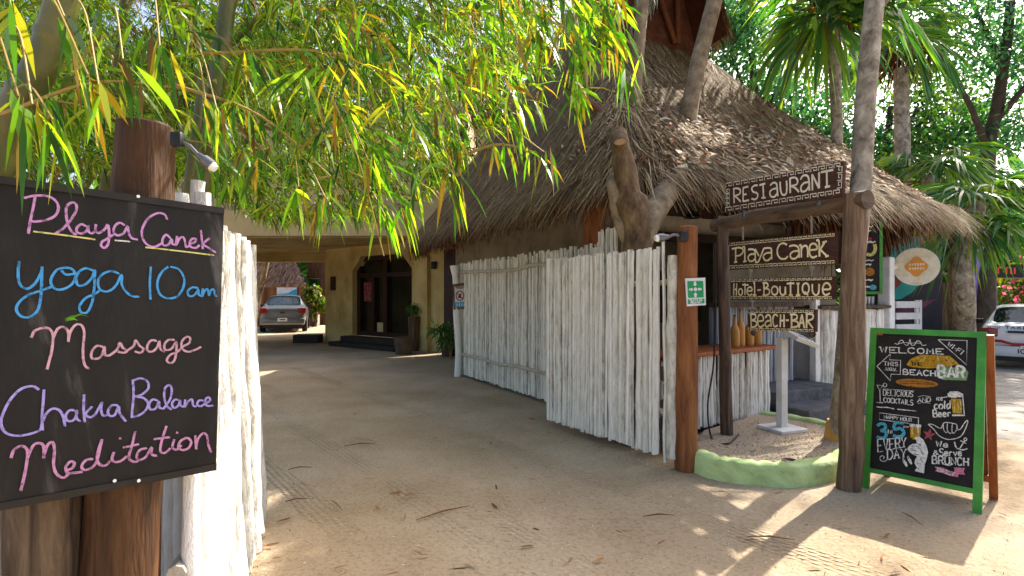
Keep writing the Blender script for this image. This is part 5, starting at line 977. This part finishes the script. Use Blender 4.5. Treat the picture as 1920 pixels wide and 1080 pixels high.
# ---------------------------------------------------------------- leaves
def leaves(B, D, L, Wd, droop=.25, up=None):
    n = len(B); D = D/np.linalg.norm(D, axis=1)[:, None]; r_ = rng.normal(size=(n, 3)) if up is None else up+rng.normal(0, .5, (n, 3))
    sd = np.cross(D, r_); sd /= np.linalg.norm(sd, axis=1)[:, None]+1e-9; L = L[:, None]; sd = sd*Wd[:, None]/2; g = np.array([0, 0, -1.0])
    m1 = B+D*L*.3+g*L*droop*.08; m2 = B+D*L*.65+g*L*droop*.35; tp = B+D*L*.96+g*L*droop
    V = np.stack([B, m1+sd, m1-sd, m2+sd*.85, m2-sd*.85, tp], 1).reshape(-1, 3); i = (np.arange(n)*6)[:, None]
    return V, np.concatenate([i+np.array([[0, 1, 2, 2]]), i+np.array([[1, 3, 4, 2]]), i+np.array([[3, 5, 4, 4]])])
def leafmesh(name, V, Fq, m, parent):
    # triangles are stored as tri faces, quads as quads
    tri = Fq[Fq[:, 2] == Fq[:, 3]][:, :3]; qd = Fq[Fq[:, 2] != Fq[:, 3]]
    off = LOC.get(parent.name, Vector()); V = V-np.array(off)
    me = bpy.data.meshes.new(name); me.vertices.add(len(V)); me.vertices.foreach_set('co', V.astype(np.float32).ravel())
    me.loops.add(tri.size+qd.size); me.loops.foreach_set('vertex_index', np.concatenate([tri.ravel(), qd.ravel()]).astype(np.int32))
    me.polygons.add(len(tri)+len(qd)); st_ = np.concatenate([np.arange(len(tri))*3, tri.size+np.arange(len(qd))*4]).astype(np.int32); me.polygons.foreach_set('loop_start', st_)
    me.polygons.foreach_set('loop_total', np.concatenate([np.full(len(tri), 3), np.full(len(qd), 4)]).astype(np.int32)); me.update(calc_edges=True); me.validate(); me.materials.append(m)
    o = bpy.data.objects.new(name, me); link(o, parent); LOC[o.name] = off; return o
class Foliage:
    def __init__(s): s.B, s.D, s.L, s.W = [], [], [], []
    def spray(s, p, d, n, L, w, spread=.55):
        """n narrow leaves fanning from a twig tip"""
        d = np.array(d, float); d /= np.linalg.norm(d)+1e-9
        if L > .1 and rng.random() < .75:      # the bare stem the fan hangs from
            e = -d*.6+np.array([-.45, rng.normal(0, .3), .35]); s.B.append(np.array([p], float)); s.D.append(e[None]); s.L.append(np.array([L*rng.uniform(1.2, 2.2)])); s.W.append(np.array([.0035]))
        D = d+rng.normal(0, spread, (n, 3)); s.B.append(np.array(p)+rng.normal(0, L*.08, (n, 3))); s.D.append(D); s.L.append(L*rng.uniform(.6, 1.2, n)); s.W.append(w*rng.uniform(.7, 1.25, n))
    def many(s, P, D, L, w, lv=.3):
        n = len(P); s.B.append(P); s.D.append(D); s.L.append(L*rng.uniform(1-lv, 1+lv, n)); s.W.append(w*rng.uniform(.7, 1.3, n))
    def build(s, name, m, parent, droop=.25):
        V, Fq = leaves(np.concatenate(s.B), np.concatenate(s.D), np.concatenate(s.L), np.concatenate(s.W), droop); return leafmesh(name, V, Fq, m, parent)
def pts_px(px, py, d): return np.stack([(px-CX)/F*d, d, CAMH+(HY-py)/F*d], -1)
# bamboo: culms rise behind the left fence and arch over the drive
def culm(mb, P, r0, r1, seg=.3):
    P = catmull([Vector(p) for p in P], 14); L = 0; rr = []; nxt = seg; k = len(P)
    for i, p in enumerate(P):
        if i: L += (p-P[i-1]).length
        r = r0+(r1-r0)*i/k
        if L > nxt: r *= 1.14; nxt += seg*random.uniform(.85, 1.15)
        rr.append(r)
    mb.tube(P, rr, 14)
def bamboo(name, label, base, culms, layers, twigs, m='bamboo_leaf', droop=.3):
    t = thing(name, base, label, 'bamboo', 'bamboo clumps beside the drive')
    for P, r0, r1 in culms:
        k = MB(); culm(k, P, r0, r1); k.build('culm', M['culm'], t)
    tw = MB(); fo = Foliage()
    for (n, fx, L, w, ns, dirz) in layers:
        P = fx(n)
        for p in P:
            pq = (.669*p[0]-.743*p[1], .743*p[0]+.669*p[1]-p[2])
            if -3.9 < pq[0] < -2.5 and -1.2 < pq[1] < .9 and p[1] < 6.2 and random.random() < .9: continue    # gap through which the sun reaches the fence
            d = np.array([rng.normal(.34, .42), rng.normal(-.1, .42), dirz+rng.normal(0, .32)])
            fo.spray(p, d, rng.integers(ns[0], ns[1]+1), L*rng.uniform(.75, 1.2), w, .42)
    for a, b in twigs:
        a, b = Vector(a), Vector(b); mid = a.lerp(b, .5)+Vector((0, 0, .12*(b-a).length)); P = catmull([a, mid, b], 6); MB().tube(P, list(np.linspace(.009, .003, len(P))), 5).build('branch', M['twig'], t)
        for i in range(3, len(P)):
            if random.random() < .7: fo.spray(P[i], np.array([random.uniform(-.3, .3), random.uniform(-.3, .3), -.9])+np.array(b-a)*.3, random.randint(2, 5), .15, .016, .4)
    fo.build('foliage', M[m], t, droop); return t
def region(poly_bound, x0, x1, ytop, d0, d1, clump=0.0):
    def f(n):
        out = np.zeros((0, 3))
        while len(out) < n:
            k = n*2; px = rng.uniform(x0, x1, k); top = ytop; bot = np.interp(px, *poly_bound); py = top+(bot-top)*rng.random(k)**.85; ok = bot > top
            d = rng.uniform(d0, d1, k)
            if clump > 0: ok &= vnoise(px/60+d*.6, py/60+d*.9, 1.0, 21) > clump
            out = np.concatenate([out, pts_px(px, py, d)[ok]])
        return out[:n]
    return f
bnd_far = ([-300, 0, 380, 470, 560, 700, 800, 870, 930, 1010, 1060], [330, 330, 360, 400, 410, 400, 370, 300, 230, 120, -60])
bnd_mid = ([-200, 0, 380, 450, 560, 640, 740, 820, 880, 960, 1040, 1120], [300, 300, 330, 400, 420, 415, 400, 350, 300, 210, 120, -40])
bnd_near = ([-50, 30, 150, 330, 380, 450, 620, 700, 800, 900, 1000, 1100, 1230], [200, 230, 180, 220, 330, 380, 400, 390, 330, 260, 190, 180, 60])
bamboo('bamboo_clump', 'nearest bamboo with a thick leaning culm and long hanging leaves above the chalkboard', (-2.6, 2.6, 0),
 [([(-2.35, 2.2, 0), (-2.3, 2.2, 1.2), (-2.12, 2.2, 2.1), (-1.93, 2.2, 2.48), (-1.83, 2.2, 2.85), (-1.72, 2.2, 3.6), (-1.3, 2.3, 4.6)], .07, .05), ([(-2.4, 3.6, 0), (-2.15, 3.4, 1.5), (-1.93, 3.35, 2.3), (-1.84, 3.3, 2.75), (-1.76, 3.3, 3.3), (-1.6, 3.3, 4.6)], .055, .045), ([(-2.2, 3.2, .5), (-1.92, 3.2, 2.3), (-1.86, 3.2, 2.8)], .03, .025)],
 [(480, region(bnd_near, -40, 1200, -260, 2.3, 3.6, .45), .19, .0175, (3, 6), -.8)],
 [(pt(0, 215, 2.0), pt(335, 165, 2.3)), (pt(-60, 190, 2.2), pt(300, 260, 2.6)), (pt(330, 160, 2.4), pt(620, 330, 2.9)), (pt(380, 100, 2.6), pt(840, 200, 3.0)), (pt(700, -100, 2.8), pt(1130, 110, 2.7)), (pt(800, -200, 2.6), pt(1200, 100, 2.6)), (pt(620, 180, 2.8), pt(720, 480, 3.0)), (pt(820, 150, 2.7), pt(870, 290, 2.7)), (pt(870, 290, 2.7), pt(1005, 285, 2.6))])
bamboo('bamboo_clump', 'middle bamboo whose sunlit yellow green foliage arches over the drive', (-4.2, 5.2, 0),
 [([(-4.4, 5.3, 0), (-3.9, 5.2, 2.2), (-3.4, 5.1, 3.6), (-2.4, 5.0, 5.0), (-.8, 4.9, 5.6)], .05, .025), ([(-4.0, 4.8, 0), (-3.3, 4.7, 2.4), (-2.7, 4.7, 3.5), (-1.5, 4.6, 4.3), (.1, 4.7, 4.5)], .045, .02), ([(-4.6, 5.6, 0), (-4.2, 5.5, 2.6), (-3.9, 5.5, 5.5)], .05, .03), ([(-3.6, 4.4, 0), (-3.0, 4.3, 2.0), (-2.6, 4.2, 3.2)], .04, .03)],
 [(11500, region(bnd_mid, -150, 1100, -420, 3.8, 6.4, .34), .14, .0135, (3, 6), -.55)],
 [(pt(-50, 200, 4.6), pt(560, 330, 4.6)), (pt(200, 100, 5), pt(820, 330, 4.8)), (pt(300, 20, 5), pt(960, 180, 5.0)), (pt(100, 330, 4.6), pt(560, 250, 4.8)), (pt(400, 150, 4.2), pt(680, 400, 4.4)), (pt(250, 250, 4.4), pt(480, 385, 4.2))])
bamboo('bamboo_clump', 'farthest bamboo, a dense olive thicket between the left fence and the hotel', (-7, 9, 0),
 [([(-8.2+i*.5+random.uniform(-.2, .2), 8.2+random.uniform(-1, 1.5), 0), (-7.6+i*.6, 8.4, 2.5), (-6.4+i*.7, 8.3, 4.5), (-4.9+i*.85, 8.0, 6.2)], .05, .025) for i in range(5)],
 [(12500, region(bnd_far, -300, 1040, -330, 6.2, 10.5, .34), .15, .016, (4, 7), -.35)], [(pt(100+i*90, 60+i*20, 7), pt(300+i*90, 200+i*30, 7.2)) for i in range(6)], 'bamboo_far')
# hanging sprays singled out in the picture
sp_t = thing('bamboo_branch', pt(900, 200, 2.7), 'long drooping bamboo branch with large backlit leaf fans hanging in front of the thatch', 'bamboo branch'); fo = Foliage(); tw = MB()
for px, py, d, n, L in ((1020, 285, 2.6, 7, .2), (835, 320, 2.6, 9, .24), (720, 470-70, 2.9, 9, .22), (855, 330, 2.6, 8, .26), (960, 210, 2.6, 7, .22), (1165, 70, 2.5, 10, .2), (1170, 130, 2.5, 8, .22), (1080, 90, 2.5, 12, .28), (1010, 40, 2.6, 12, .26), (1130, 10, 2.5, 12, .26), (610, 370, 2.7, 8, .2), (560, 350, 2.8, 8, .22), (900, 90, 2.7, 10, .24), (690, 300, 2.8, 8, .2), (165, 140, 1.5, 7, .17), (185, 160, 1.5, 5, .15), (60, 195, 1.4, 7, .22), (100, 225, 1.4, 6, .17), (35, 180, 1.45, 6, .2), (230, 110, 1.6, 6, .16), (20, 20, 1.5, 7, .2), (120, 30, 1.6, 7, .18), (385, 185, 2.0, 7, .17), (405, 200, 2.0, 6, .16), (300, 90, 1.8, 7, .18), (390, 190, 2.3, 7, .2), (270, 60, 2.2, 8, .2), (440, 330, 2.8, 8, .2), (760, 390, 2.9, 8, .2), (930, -40, 2.6, 12, .26), (1060, -60, 2.5, 14, .28)):
    p = pt(px, py, d); fo.spray(p, (random.uniform(-.05, .35), random.uniform(-.15, .15), -.85), n, L*.95, .02, .3)
    q = p+Vector((random.uniform(-.35, -.1), random.uniform(.0, .3), random.uniform(.15, .4))); MB().tube(catmull([q, q.lerp(p, .5)+Vector((.0, 0, .06)), p], 4), .003, 5).build('twig', M['twig'], sp_t)
fo.spray(pt(120, 604, 1.4), (.9, .1, .35), 3, .08, .009, .3)
fo.build('foliage', M['bamboo_leaf'], sp_t, .35)
# ---------------------------------------------------------------- trees
def blob(c, r, n): 
    v = rng.normal(size=(n, 3)); v /= np.linalg.norm(v, axis=1)[:, None]; return np.array(c)+v*np.array(r)*(rng.random(n)**.45)[:, None]
def crown(t, clumps, L, w, m, droop=.15, name='crown'):
    fo = Foliage()
    for c, r, n in clumps:
        k = max(6, n//150)
        for cc in blob(c, r, k):          # leaf clumps with gaps between
            nn_ = n//k; s_ = np.mean(r)*.3; P = cc+rng.normal(0, 1, (nn_, 3))*np.array([s_, s_, s_*.55]); D = rng.normal(size=(nn_, 3))+np.array([0, 0, -.3]); fo.many(P, D, L, w)
    return fo.build(name, M[m], t, droop)
def limb(t, P, r0, r1, m, name='limb', n=12, jit=.02):
    P = catmull(P, 6); return MB().tube(P, [r0+(r1-r0)*i/(len(P)-1)*1.0 for i in range(len(P))], n, jit=jit).build(name, M[m], t)
# forked tree growing up through the eave
t = thing('forked_tree', (1.29, 5.46, 0), 'forked grey brown tree growing through the thatched eave behind the white stick panels', 'tree')
tr = MB(); tr.tube(catmull([(1.30, 5.5, -.02), (1.28, 5.48, .8), (1.27, 5.46, 1.6), (1.28, 5.46, 2.15), (1.2, 5.46, 2.55), (1.13, 5.5, 2.98), (1.15, 5.78, 3.25)], 6), [.18]*8+[.155]*8+[.15]*5+[.165]*3+[.115]*6+[.1]*7, 18, jit=.02); tk = tr.build('trunk', M['bark_brown'], t)
MB().tube([(1.14, 5.48, 2.88), (1.11, 5.41, 2.99), (1.085, 5.35, 3.05)], [.085, .072, .066], 14).build('sawn_stub', M['bark_brown'], t)
q_ = Vector((1.085, 5.35, 3.05)); MB().tube([q_, q_+(q_-Vector((1.11, 5.41, 2.99))).normalized()*.004], [.058, .055], 14).build('cut_face', M['wood_cut'], t)
limb(t, [(1.29, 5.46, 2.05), (1.42, 5.58, 2.3), (1.68, 5.85, 2.62), (1.99, 6.25, 2.92), (2.35, 7.1, 3.1), (2.53, 7.72, 3.7), (2.62, 7.85, 4.3), (2.8, 7.92, 5.1), (3.04, 8.0, 5.95), (3.45, 8.1, 7.6), (3.7, 8.2, 11.5)], .145, .11, 'bark_grey')
limb(t, [(1.26, 5.47, 1.95), (1.12, 5.5, 2.3), (1.08, 5.6, 2.7), (1.2, 6.2, 2.75), (1.55, 7.1, 3.1), (1.7, 7.45, 3.8), (1.74, 7.5, 4.4), (1.8, 7.55, 5.1), (1.87, 7.6, 5.8), (2.0, 7.7, 7.5), (2.4, 7.8, 11)], .085, .085, 'bark_grey')
crown(t, [((2.6, 7.8, 12.4), (1.6, 1.4, .8), 1100), ((4.2, 8.3, 13.0), (1.5, 1.5, .8), 1100), ((3.4, 7.4, 13.4), (1.6, 1.6, .8), 1000)], .16, .07, 'tree_leaf')
# slim tree right behind the gantry post
t = thing('slender_tree', gp(1568, 838, .05), 'slender mottled trunk with ochre base rising right behind the big gantry post', 'tree')
pb_ = [pt(1570, 845, 5.3), pt(1585, 700, 5.2), pt(1600, 500, 5.2), pt(1613, 370, 5.2), pt(1622, 200, 5.3), pt(1640, 0, 5.4), pt(1665, -200, 5.6), pt(1690, -420, 5.9)]
limb(t, pb_, .1, .086, 'bark_palm', 'trunk', 16, .03)
MB().tube([pb_[0]+Vector((0, 0, -.1)), pb_[0]+Vector((.01, 0, .12)), pb_[0]+Vector((.02, 0, .3))], [.15, .13, .108], 14, jit=.03).build('painted_base', mat('ochre', ['#a97f3c', '#c49a55'], 5, .8), t)
limb(t, [pt(1645, 20, 5.42), pt(1668, -10, 5.35), pt(1690, -60, 5.2)], .03, .025, 'bark_palm')
limb(t, [pt(1650, -80, 5.5), (4.3, 6.4, 5.6), (5.0, 7.6, 6.6), (5.3, 8.2, 7.1)], .07, .03, 'bark_palm')
crown(t, [((3.7, 8.7, 7.2), (.8, .7, .5), 1100), ((5.2, 8.1, 6.95), (.85, .85, .75), 1500), ((5.0, 7.7, 6.3), (.75, .75, .5), 900), ((5.7, 8.7, 7.2), (.8, .8, .6), 1000), ((4.7, 8.2, 7.3), (.7, .7, .5), 700)], .2, .1, 'tree_leaf')  # added clumps, mostly above the view, placed to cast shade on the drive
# fan palms
def fan(fo, hub, d, size, nb=34, droop=1.0):
    d = np.array(d, float); d /= np.linalg.norm(d); s_ = np.cross(d, [0, 0, 1.0]); s_ /= np.linalg.norm(s_)+1e-9; a = np.linspace(-2.0, 2.0, nb)+rng.normal(0, .04, nb)
    D = np.cos(a)[:, None]*d+np.sin(a)[:, None]*s_; L = size*(.75+.25*np.cos(a*.6))
    fo.B.append(np.tile(np.array(hub), (nb, 1))+rng.normal(0, .01, (nb, 3))); fo.D.append(D+rng.normal(0, .05, (nb, 3))); fo.L.append(L*rng.uniform(.9, 1.1, nb)); fo.W.append(np.full(nb, size*.055))
def palm(label, trunk, r0, r1, crown_c, nf, size, reach, mat_='palm_leaf', down=.4, dry=4, az=None, group='fan palms around the hut'):
    t = thing('fan_palm', trunk[0], label, 'palm', group); limb(t, trunk, r0, r1, 'bark_palm', 'trunk', 14, .04)
    fo, fd, st_ = Foliage(), Foliage(), MB(); c = Vector(crown_c)
    for i in range(nf):
        an = 6.2832*i/nf*2.39996+random.uniform(-.3, .3); el = random.uniform(-down, 1.0); d = Vector((math.cos(an)*math.cos(el), math.sin(an)*math.cos(el), math.sin(el)*.8)); h = c+d*reach*random.uniform(.75, 1.15)-Vector((0, 0, .12*reach))
        st_.tube([c, c.lerp(h, .5)+Vector((0, 0, .06)), h], [.018, .014, .01], 5); fan(fo, h, d+Vector((0, 0, -.45)), size*random.uniform(.8, 1.15))
    for i in range(dry):
        an = random.uniform(0, 6.28); d = Vector((math.cos(an)*.35, math.sin(an)*.35, -.9)); h = c+d*reach*.6; fan(fd, h, d, size*.7, 16)
    st_.build('leaf_stalks', M['twig'], t); fo.build('crown', M[mat_], t, .45)
    if dry: fd.build('dry_fronds', M['palm_dry'], t, .3)
    return t
palm('slim fan palm with hanging fronds whose trunk rises from the roof right of the sign', [pt(1570, 360, 9.6), pt(1570, 285, 9.6), pt(1566, 150, 9.6), pt(1558, 40, 9.6), pt(1552, -60, 9.6)], .085, .11, pt(1548, -40, 9.6), 16, 1.25, .95, down=1.3, dry=3)
palm('tall fan palm behind the hut with a mixed green and brown frond skirt', [gp(1690, 640), pt(1692, 400, 14), pt(1690, 130, 14)], .2, .17, pt(1690, 60, 14), 13, 1.25, .9, down=1.2, dry=7)
palm('low fan palm with one broad lit fan above the right end of the thatch', [gp(1745, 655), pt(1745, 450, 13), pt(1740, 330, 13)], .16, .13, pt(1742, 310, 13), 10, 1.25, .7, down=.3, dry=1)
palm('twin stemmed palm by the mural wall, its fronds drooping over the taxi', [gp(1808, 680), pt(1808, 560, 10.6), pt(1806, 470, 10.6), pt(1835, 380, 10.6)], .2, .14, pt(1838, 375, 10.6), 18, 1.1, .65, down=1.1, dry=1)
t = thing('pale_trunk', gp(1790, 676), 'short pale stem standing beside the twin palm at the mural wall', 'tree trunk'); limb(t, [gp(1794, 676), pt(1792, 560, 10.9), pt(1787, 440, 10.9), pt(1785, 360, 10.9)], .13, .1, 'bark_grey', 'trunk', 14, .04)
# broadleaf trees of the background
def tree(label, base, limbs, clumps, m, bark, L, w, name='broadleaf_tree'):
    t = thing(name, base, label, 'tree', 'trees behind the hut and street')
    for i, (P, r0, r1) in enumerate(limbs): limb(t, P, r0, r1, bark, 'trunk' if i == 0 else 'limb', 10)
    crown(t, clumps, L, w, m); return t
tree('big spreading tree at the right edge with dark limbs over the street', gp(1880, 650), [([gp(1850, 655), pt(1852, 300, 16), pt(1870, 200, 16), pt(1890, 60, 16), pt(1900, -80, 16)], .22, .1), ([pt(1855, 290, 16), pt(1810, 180, 16), pt(1760, 120, 16.5)], .1, .04), ([pt(1865, 230, 16), pt(1925, 160, 15.5), pt(1990, 90, 15)], .1, .05), ([pt(1880, 120, 16), pt(1840, 40, 16.5), pt(1800, -40, 17)], .09, .04)],
 [(pt(1830, 60, 16), (2.2, 2, 1.6), 3000), (pt(1900, 230, 17), (1.8, 2, 1.5), 2100), (pt(1760, -60, 16), (2.2, 2, 1.2), 2600), (pt(1960, 60, 16), (1.5, 2, 1.8), 2200), (pt(1930, 380, 19), (2, 2, 1.5), 2600), (pt(1860, -220, 15), (2.5, 2.5, 1.2), 2000)], 'tree_leaf_blue', 'bark_dark', .2, .07)
tree('round leafy tree showing between the leaning trunk and the palm skirt', gp(1420, 620), [([gp(1420, 620), pt(1420, 300, 20), pt(1410, 100, 20)], .2, .12), ([pt(1418, 250, 20), pt(1480, 120, 20)], .08, .04), ([pt(1415, 220, 20), pt(1370, 100, 20)], .08, .04)],
 [(pt(1400, 80, 20), (1.8, 2, 2), 3000), (pt(1470, 200, 20), (2.2, 2, 1.6), 3200), (pt(1560, 270, 21), (2, 2, 1.3), 2600), (pt(1370, 20, 20), (1.3, 1.5, 1.3), 1500)], 'tree_leaf_blue', 'bark_dark', .22, .1)
tree('mid green tree standing behind the palms above the round sign', gp(1650, 620), [([gp(1650, 620), pt(1655, 380, 20), pt(1670, 200, 20)], .2, .1), ([pt(1660, 330, 20), pt(1720, 200, 20)], .07, .04), ([pt(1658, 350, 20), pt(1600, 240, 20)], .07, .04)],
 [(pt(1660, 280, 20), (2.4, 2, 2), 3000), (pt(1760, 200, 21), (2.2, 2, 1.8), 3200), (pt(1640, 130, 22), (2, 2, 1.5), 1600), (pt(1740, 400, 20), (2.4, 2, 1.4), 3000)], 'tree_leaf', 'bark_dark', .22, .09)
tree('bright small leaved tree behind the bamboo left of the thatch peak', gp(930, 620), [([gp(930, 620), pt(930, 300, 18), pt(925, 120, 18)], .16, .08), ([pt(928, 220, 18), pt(980, 110, 18)], .06, .03), ([pt(928, 240, 18), pt(880, 130, 18)], .06, .03)],
 [(pt(930, 130, 18), (1.5, 1.5, 1.5), 4200), (pt(985, 60, 18), (1.1, 1.2, 1.2), 2200), (pt(860, 60, 18), (1.6, 1.5, 1.5), 2600)], 'bamboo_far', 'bark_dark', .16, .045)
tree('tall tree far back beyond the yard hut', gp(520, 600), [([gp(520, 600), pt(540, 350, 33), pt(560, 100, 33)], .3, .15), ([pt(545, 300, 33), pt(640, 150, 33)], .12, .05), ([pt(545, 300, 33), pt(440, 150, 33)], .12, .05)], [(pt(560, 130, 33), (6, 3, 4), 5200), (pt(350, 170, 33), (6, 3, 4), 5000), (pt(150, 150, 30), (5, 3, 4), 4200), (pt(730, 150, 34), (4.5, 3, 4), 3800)], 'tree_leaf', 'bark_dark', .4, .16)
t = thing('leaning_tree', gp(476, 640), 'pale leaning trunk at the left of the yard behind the white fence', 'tree trunk'); limb(t, [gp(470, 632), pt(484, 560, 21), pt(498, 500, 21), pt(508, 440, 21)], .13, .09, 'bark_grey', 'trunk'); limb(t, [pt(488, 540, 21), pt(500, 525, 20.8), pt(520, 515, 20.6)], .05, .03, 'bark_grey')
# shrubs
def shrub(name, label, p, r, n, L, w, m, cat='shrub', stems=5):
    t = thing(name, p, label, cat); p = Vector(p); k = MB()
    for i in range(stems):
        a = random.uniform(0, 6.28); k.tube([p, p+Vector((math.cos(a)*r[0]*.4, math.sin(a)*r[1]*.4, r[2]*1.2))], [.012, .006], 5)
    k.build('stems', M['twig'], t); crown(t, [((p.x, p.y, p.z+r[2]), r, n)], L, w, m, .2, 'foliage'); return t
shrub('shrub', 'bright sunlit broadleaf shrub at the right of the yard against the hotel column', (-9.5, 26.0, .35), (.38, .4, .95), 800, .22, .11, 'bamboo_far')
shrub('flowering_bush', 'bush with bright pink blossom at the far right behind the shelter', gp(1915, 630), (1.6, 1.2, 1.7), 2600, .16, .09, 'bamboo_far', 'bush')
fb_ = Foliage(); c = gp(1915, 630); fb_.many(blob((c.x, c.y-1.0, 2.0), (1.6, .6, 1.3), 420), rng.normal(size=(420, 3)), .14, .12); fb_.build('blossom', M['pink_flower'], bpy.data.objects['flowering_bush'], .1)
# potted plants by the lobby
for (px, base, hp, rp, lab, mpot) in ((776, 658, .95, .16, 'potted leafy plant in a tall dark planter against the cream pilaster', 'wood_grey'), (757, 664, .45, .26, 'squat stone tub at the foot of the lobby steps', 'terracotta'), (838, 668, .3, .16, 'bushy green pot plant on the ground beside the red door', 'terracotta')):
    p = gp(px, base); t = thing('potted_plant', p, lab, 'pot plant'); MB().lathe(p, [(rp*.8, 0), (rp, hp*.8), (rp*1.08, hp), (rp*.9, hp), (rp*.85, hp*.92)], 16).build('pot', M[mpot], t)
    if rp < .2: crown(t, [((p.x, p.y, hp+.2), (.17, .17, .24), 150)], .16, .045, 'palm_leaf', .5, 'foliage')
p = gp(822, 640); p = Vector((-1.45, 12.6, 0)); t = shrub('shrub', 'tall shaded green plant between the red door and the white fence post', p, (.3, .3, .62), 260, .22, .05, 'palm_leaf', 'plant')
# shelter, red lit sign and mural post at the far right
sh = gp(1880, 640); t = thing('roadside_shelter', sh, 'small grey tin roofed shelter on poles behind the taxi', 'shelter'); X0 = sh.x
k = MB(); k.prism([(X0-1.5, sh.y-.8, 2.15), (X0+2.6, sh.y-.8, 1.9), (X0+2.6, sh.y+1.6, 2.1), (X0-1.5, sh.y+1.6, 2.35)], (0, 0, .07)); k.build('roof', M['stone'], t, False)
for x_ in (-1.35, .2, 2.4): MB().tube([(X0+x_, sh.y-.6, 0), (X0+x_, sh.y-.6, 2.05)], .06, 8).build('pole', M['wood_grey'], t)
k = MB(); k.box((X0-.9, sh.y+1.2, 1.0), (1.4, .1, 2.0)); k.build('side_wall', M['wood_grey'], t, False); k = MB(); k.box((X0+1.2, sh.y-.4, .95), (2.2, .06, .3)); k.build('rail_board', M['plank'], t, False)
p = pt(1890, 508, 17); t = thing('red_sign', p, 'small dark sign with red lettering hanging above the shelter roof', 'sign'); k = MB(); k.box(p, (.95, .06, .42)); k.build('panel', M['black_board'], t, False); k = MB()
for i in range(3): k.ribbon([p+Vector((-.34+i*.26, 0, -.1)), p+Vector((-.34+i*.26, 0, .1)), p+Vector((-.2+i*.26, 0, .1)), p+Vector((-.2+i*.26, 0, -.1))][:2+(i+1)%3], .06, Vector((0, -1, 0)), .034+.001*i)
k.build('lettering', mat('red_bright', ['#b8301c', '#d8482a'], 4, .5), t, False); MB().tube([p+Vector((0, 0, .2)), p+Vector((0, 0, 1.6))], .02, 6).build('hanger', M['grey_metal'], t)
k = MB(); c = pt(1850, 470, 15.5); k.prism([(c.x-.55, c.y, 0), (c.x+.35, c.y, 0), (c.x+.25, c.y, 3.1), (c.x-.1, c.y, 3.5), (c.x-.5, c.y, 3.1)], (0, .15, 0)); o = k.build('painted_panel', M['purple'], None, False); tag(o, 'purple painted board standing behind the drooping palm fronds', 'board')
# far wood closing the view
n = 26000; ang = rng.uniform(-1.25, 1.25, n); dist = rng.uniform(38, 60, n); P = np.stack([np.sin(ang)*dist, np.cos(ang)*dist, rng.random(n)**1.2*(8+3*vnoise(ang*9, ang*0, 1, 3))], -1); fw = Foliage(); fw.many(P, rng.normal(size=(n, 3)), 1.3, .7)
V_, F_ = leaves(fw.B[0], fw.D[0], fw.L[0], fw.W[0], .1); LOC['__'] = Vector(); hold = thing('woodland', (0, 45, 0), 'dense far wood closing the view behind everything', 'wood'); ww_ = leafmesh('woodland', V_, F_, M['tree_leaf'], hold); ww_.parent = None; ww_.location = hold.location; bpy.data.objects.remove(hold); tag(ww_, 'dense far wood closing the view behind everything', kind='stuff')
# loose stones and crumbs on the sand, thicker along the fence feet
n = 5200; px_ = np.concatenate([rng.uniform(460, 1900, 3000), rng.uniform(0, 1, 2200)]); py_ = 640+(1080-640)*rng.random(n)**.6
P = np.array([tuple(gp(a, b, .008)) for a, b in zip(px_, py_)])
for i in range(3000, n):
    a_, b_ = ((fa, fb), (ga, gb), (ha, hb))[i % 3]; q_ = a_.lerp(b_, random.random()); P[i] = (q_.x+random.gauss(.03 if i % 3 == 0 else -.05, .07), q_.y-abs(random.gauss(0, .09)), .008)
P[:, 2] = gz(P[:, 0], P[:, 1])+.006
nn = rng.normal(0, .35, (n, 3))+np.array([0, 0, 1]); nn /= np.linalg.norm(nn, axis=1)[:, None]
pb2 = flakes('pebbles', P, nn, .006, .022, mat('crumbs', ['#6a5844', '#a8937a', '#d2c5b0', '#7c5a3a'], 5, .95, island=1, lo=0, hi=1), None, .6); tag(pb2, 'small stones and crumbs strewn over the sandy drive', kind='stuff')
# litter on the drive
n = 130; px_ = rng.uniform(470, 1900, n); py_ = 640+(1080-640)*rng.random(n)**.6; P = np.array([tuple(gp(a, b, .014)) for a, b in zip(px_, py_)]); nn = rng.normal(0, .15, (n, 3))+np.array([0, 0, 1]); nn /= np.linalg.norm(nn, axis=1)[:, None]
a = rng.random(n)*6.28; D = np.stack([np.cos(a), np.sin(a), np.full(n, .06)], -1); L = rng.uniform(.03, .13, n); V_, F_ = leaves(P, D, L, L*rng.uniform(.08, .2, n), -.02, np.array([0, 0, 1.0])); h_ = thing('leaf_litter', (0, 4, 0), 'x', 'x'); lt = leafmesh('leaf_litter', V_, F_, M['litter'], h_); lt.parent = None; lt.location = h_.location; bpy.data.objects.remove(h_); tag(lt, 'dry brown bamboo leaves scattered over the sandy drive', kind='stuff')
k = MB()
for (x0, y0, x1, y1) in ((645, 836, 705, 831), (780, 975, 880, 948), (1205, 968, 1265, 966), (540, 880, 585, 876), (535, 940, 580, 935), (620, 937, 643, 958), (1400, 1006, 1490, 1012), (1690, 960, 1730, 985)):
    a_, b_ = gp(x0, y0, .015), gp(x1, y1, .015); k.tube([a_, a_.lerp(b_, .5)+Vector((0, 0, .012)), b_], [.003, .006, .002], 5)
o = k.build('leaf_litter', M['litter'], None); tag(o, 'curled dry sheaths and twigs lying on the drive', kind='stuff')
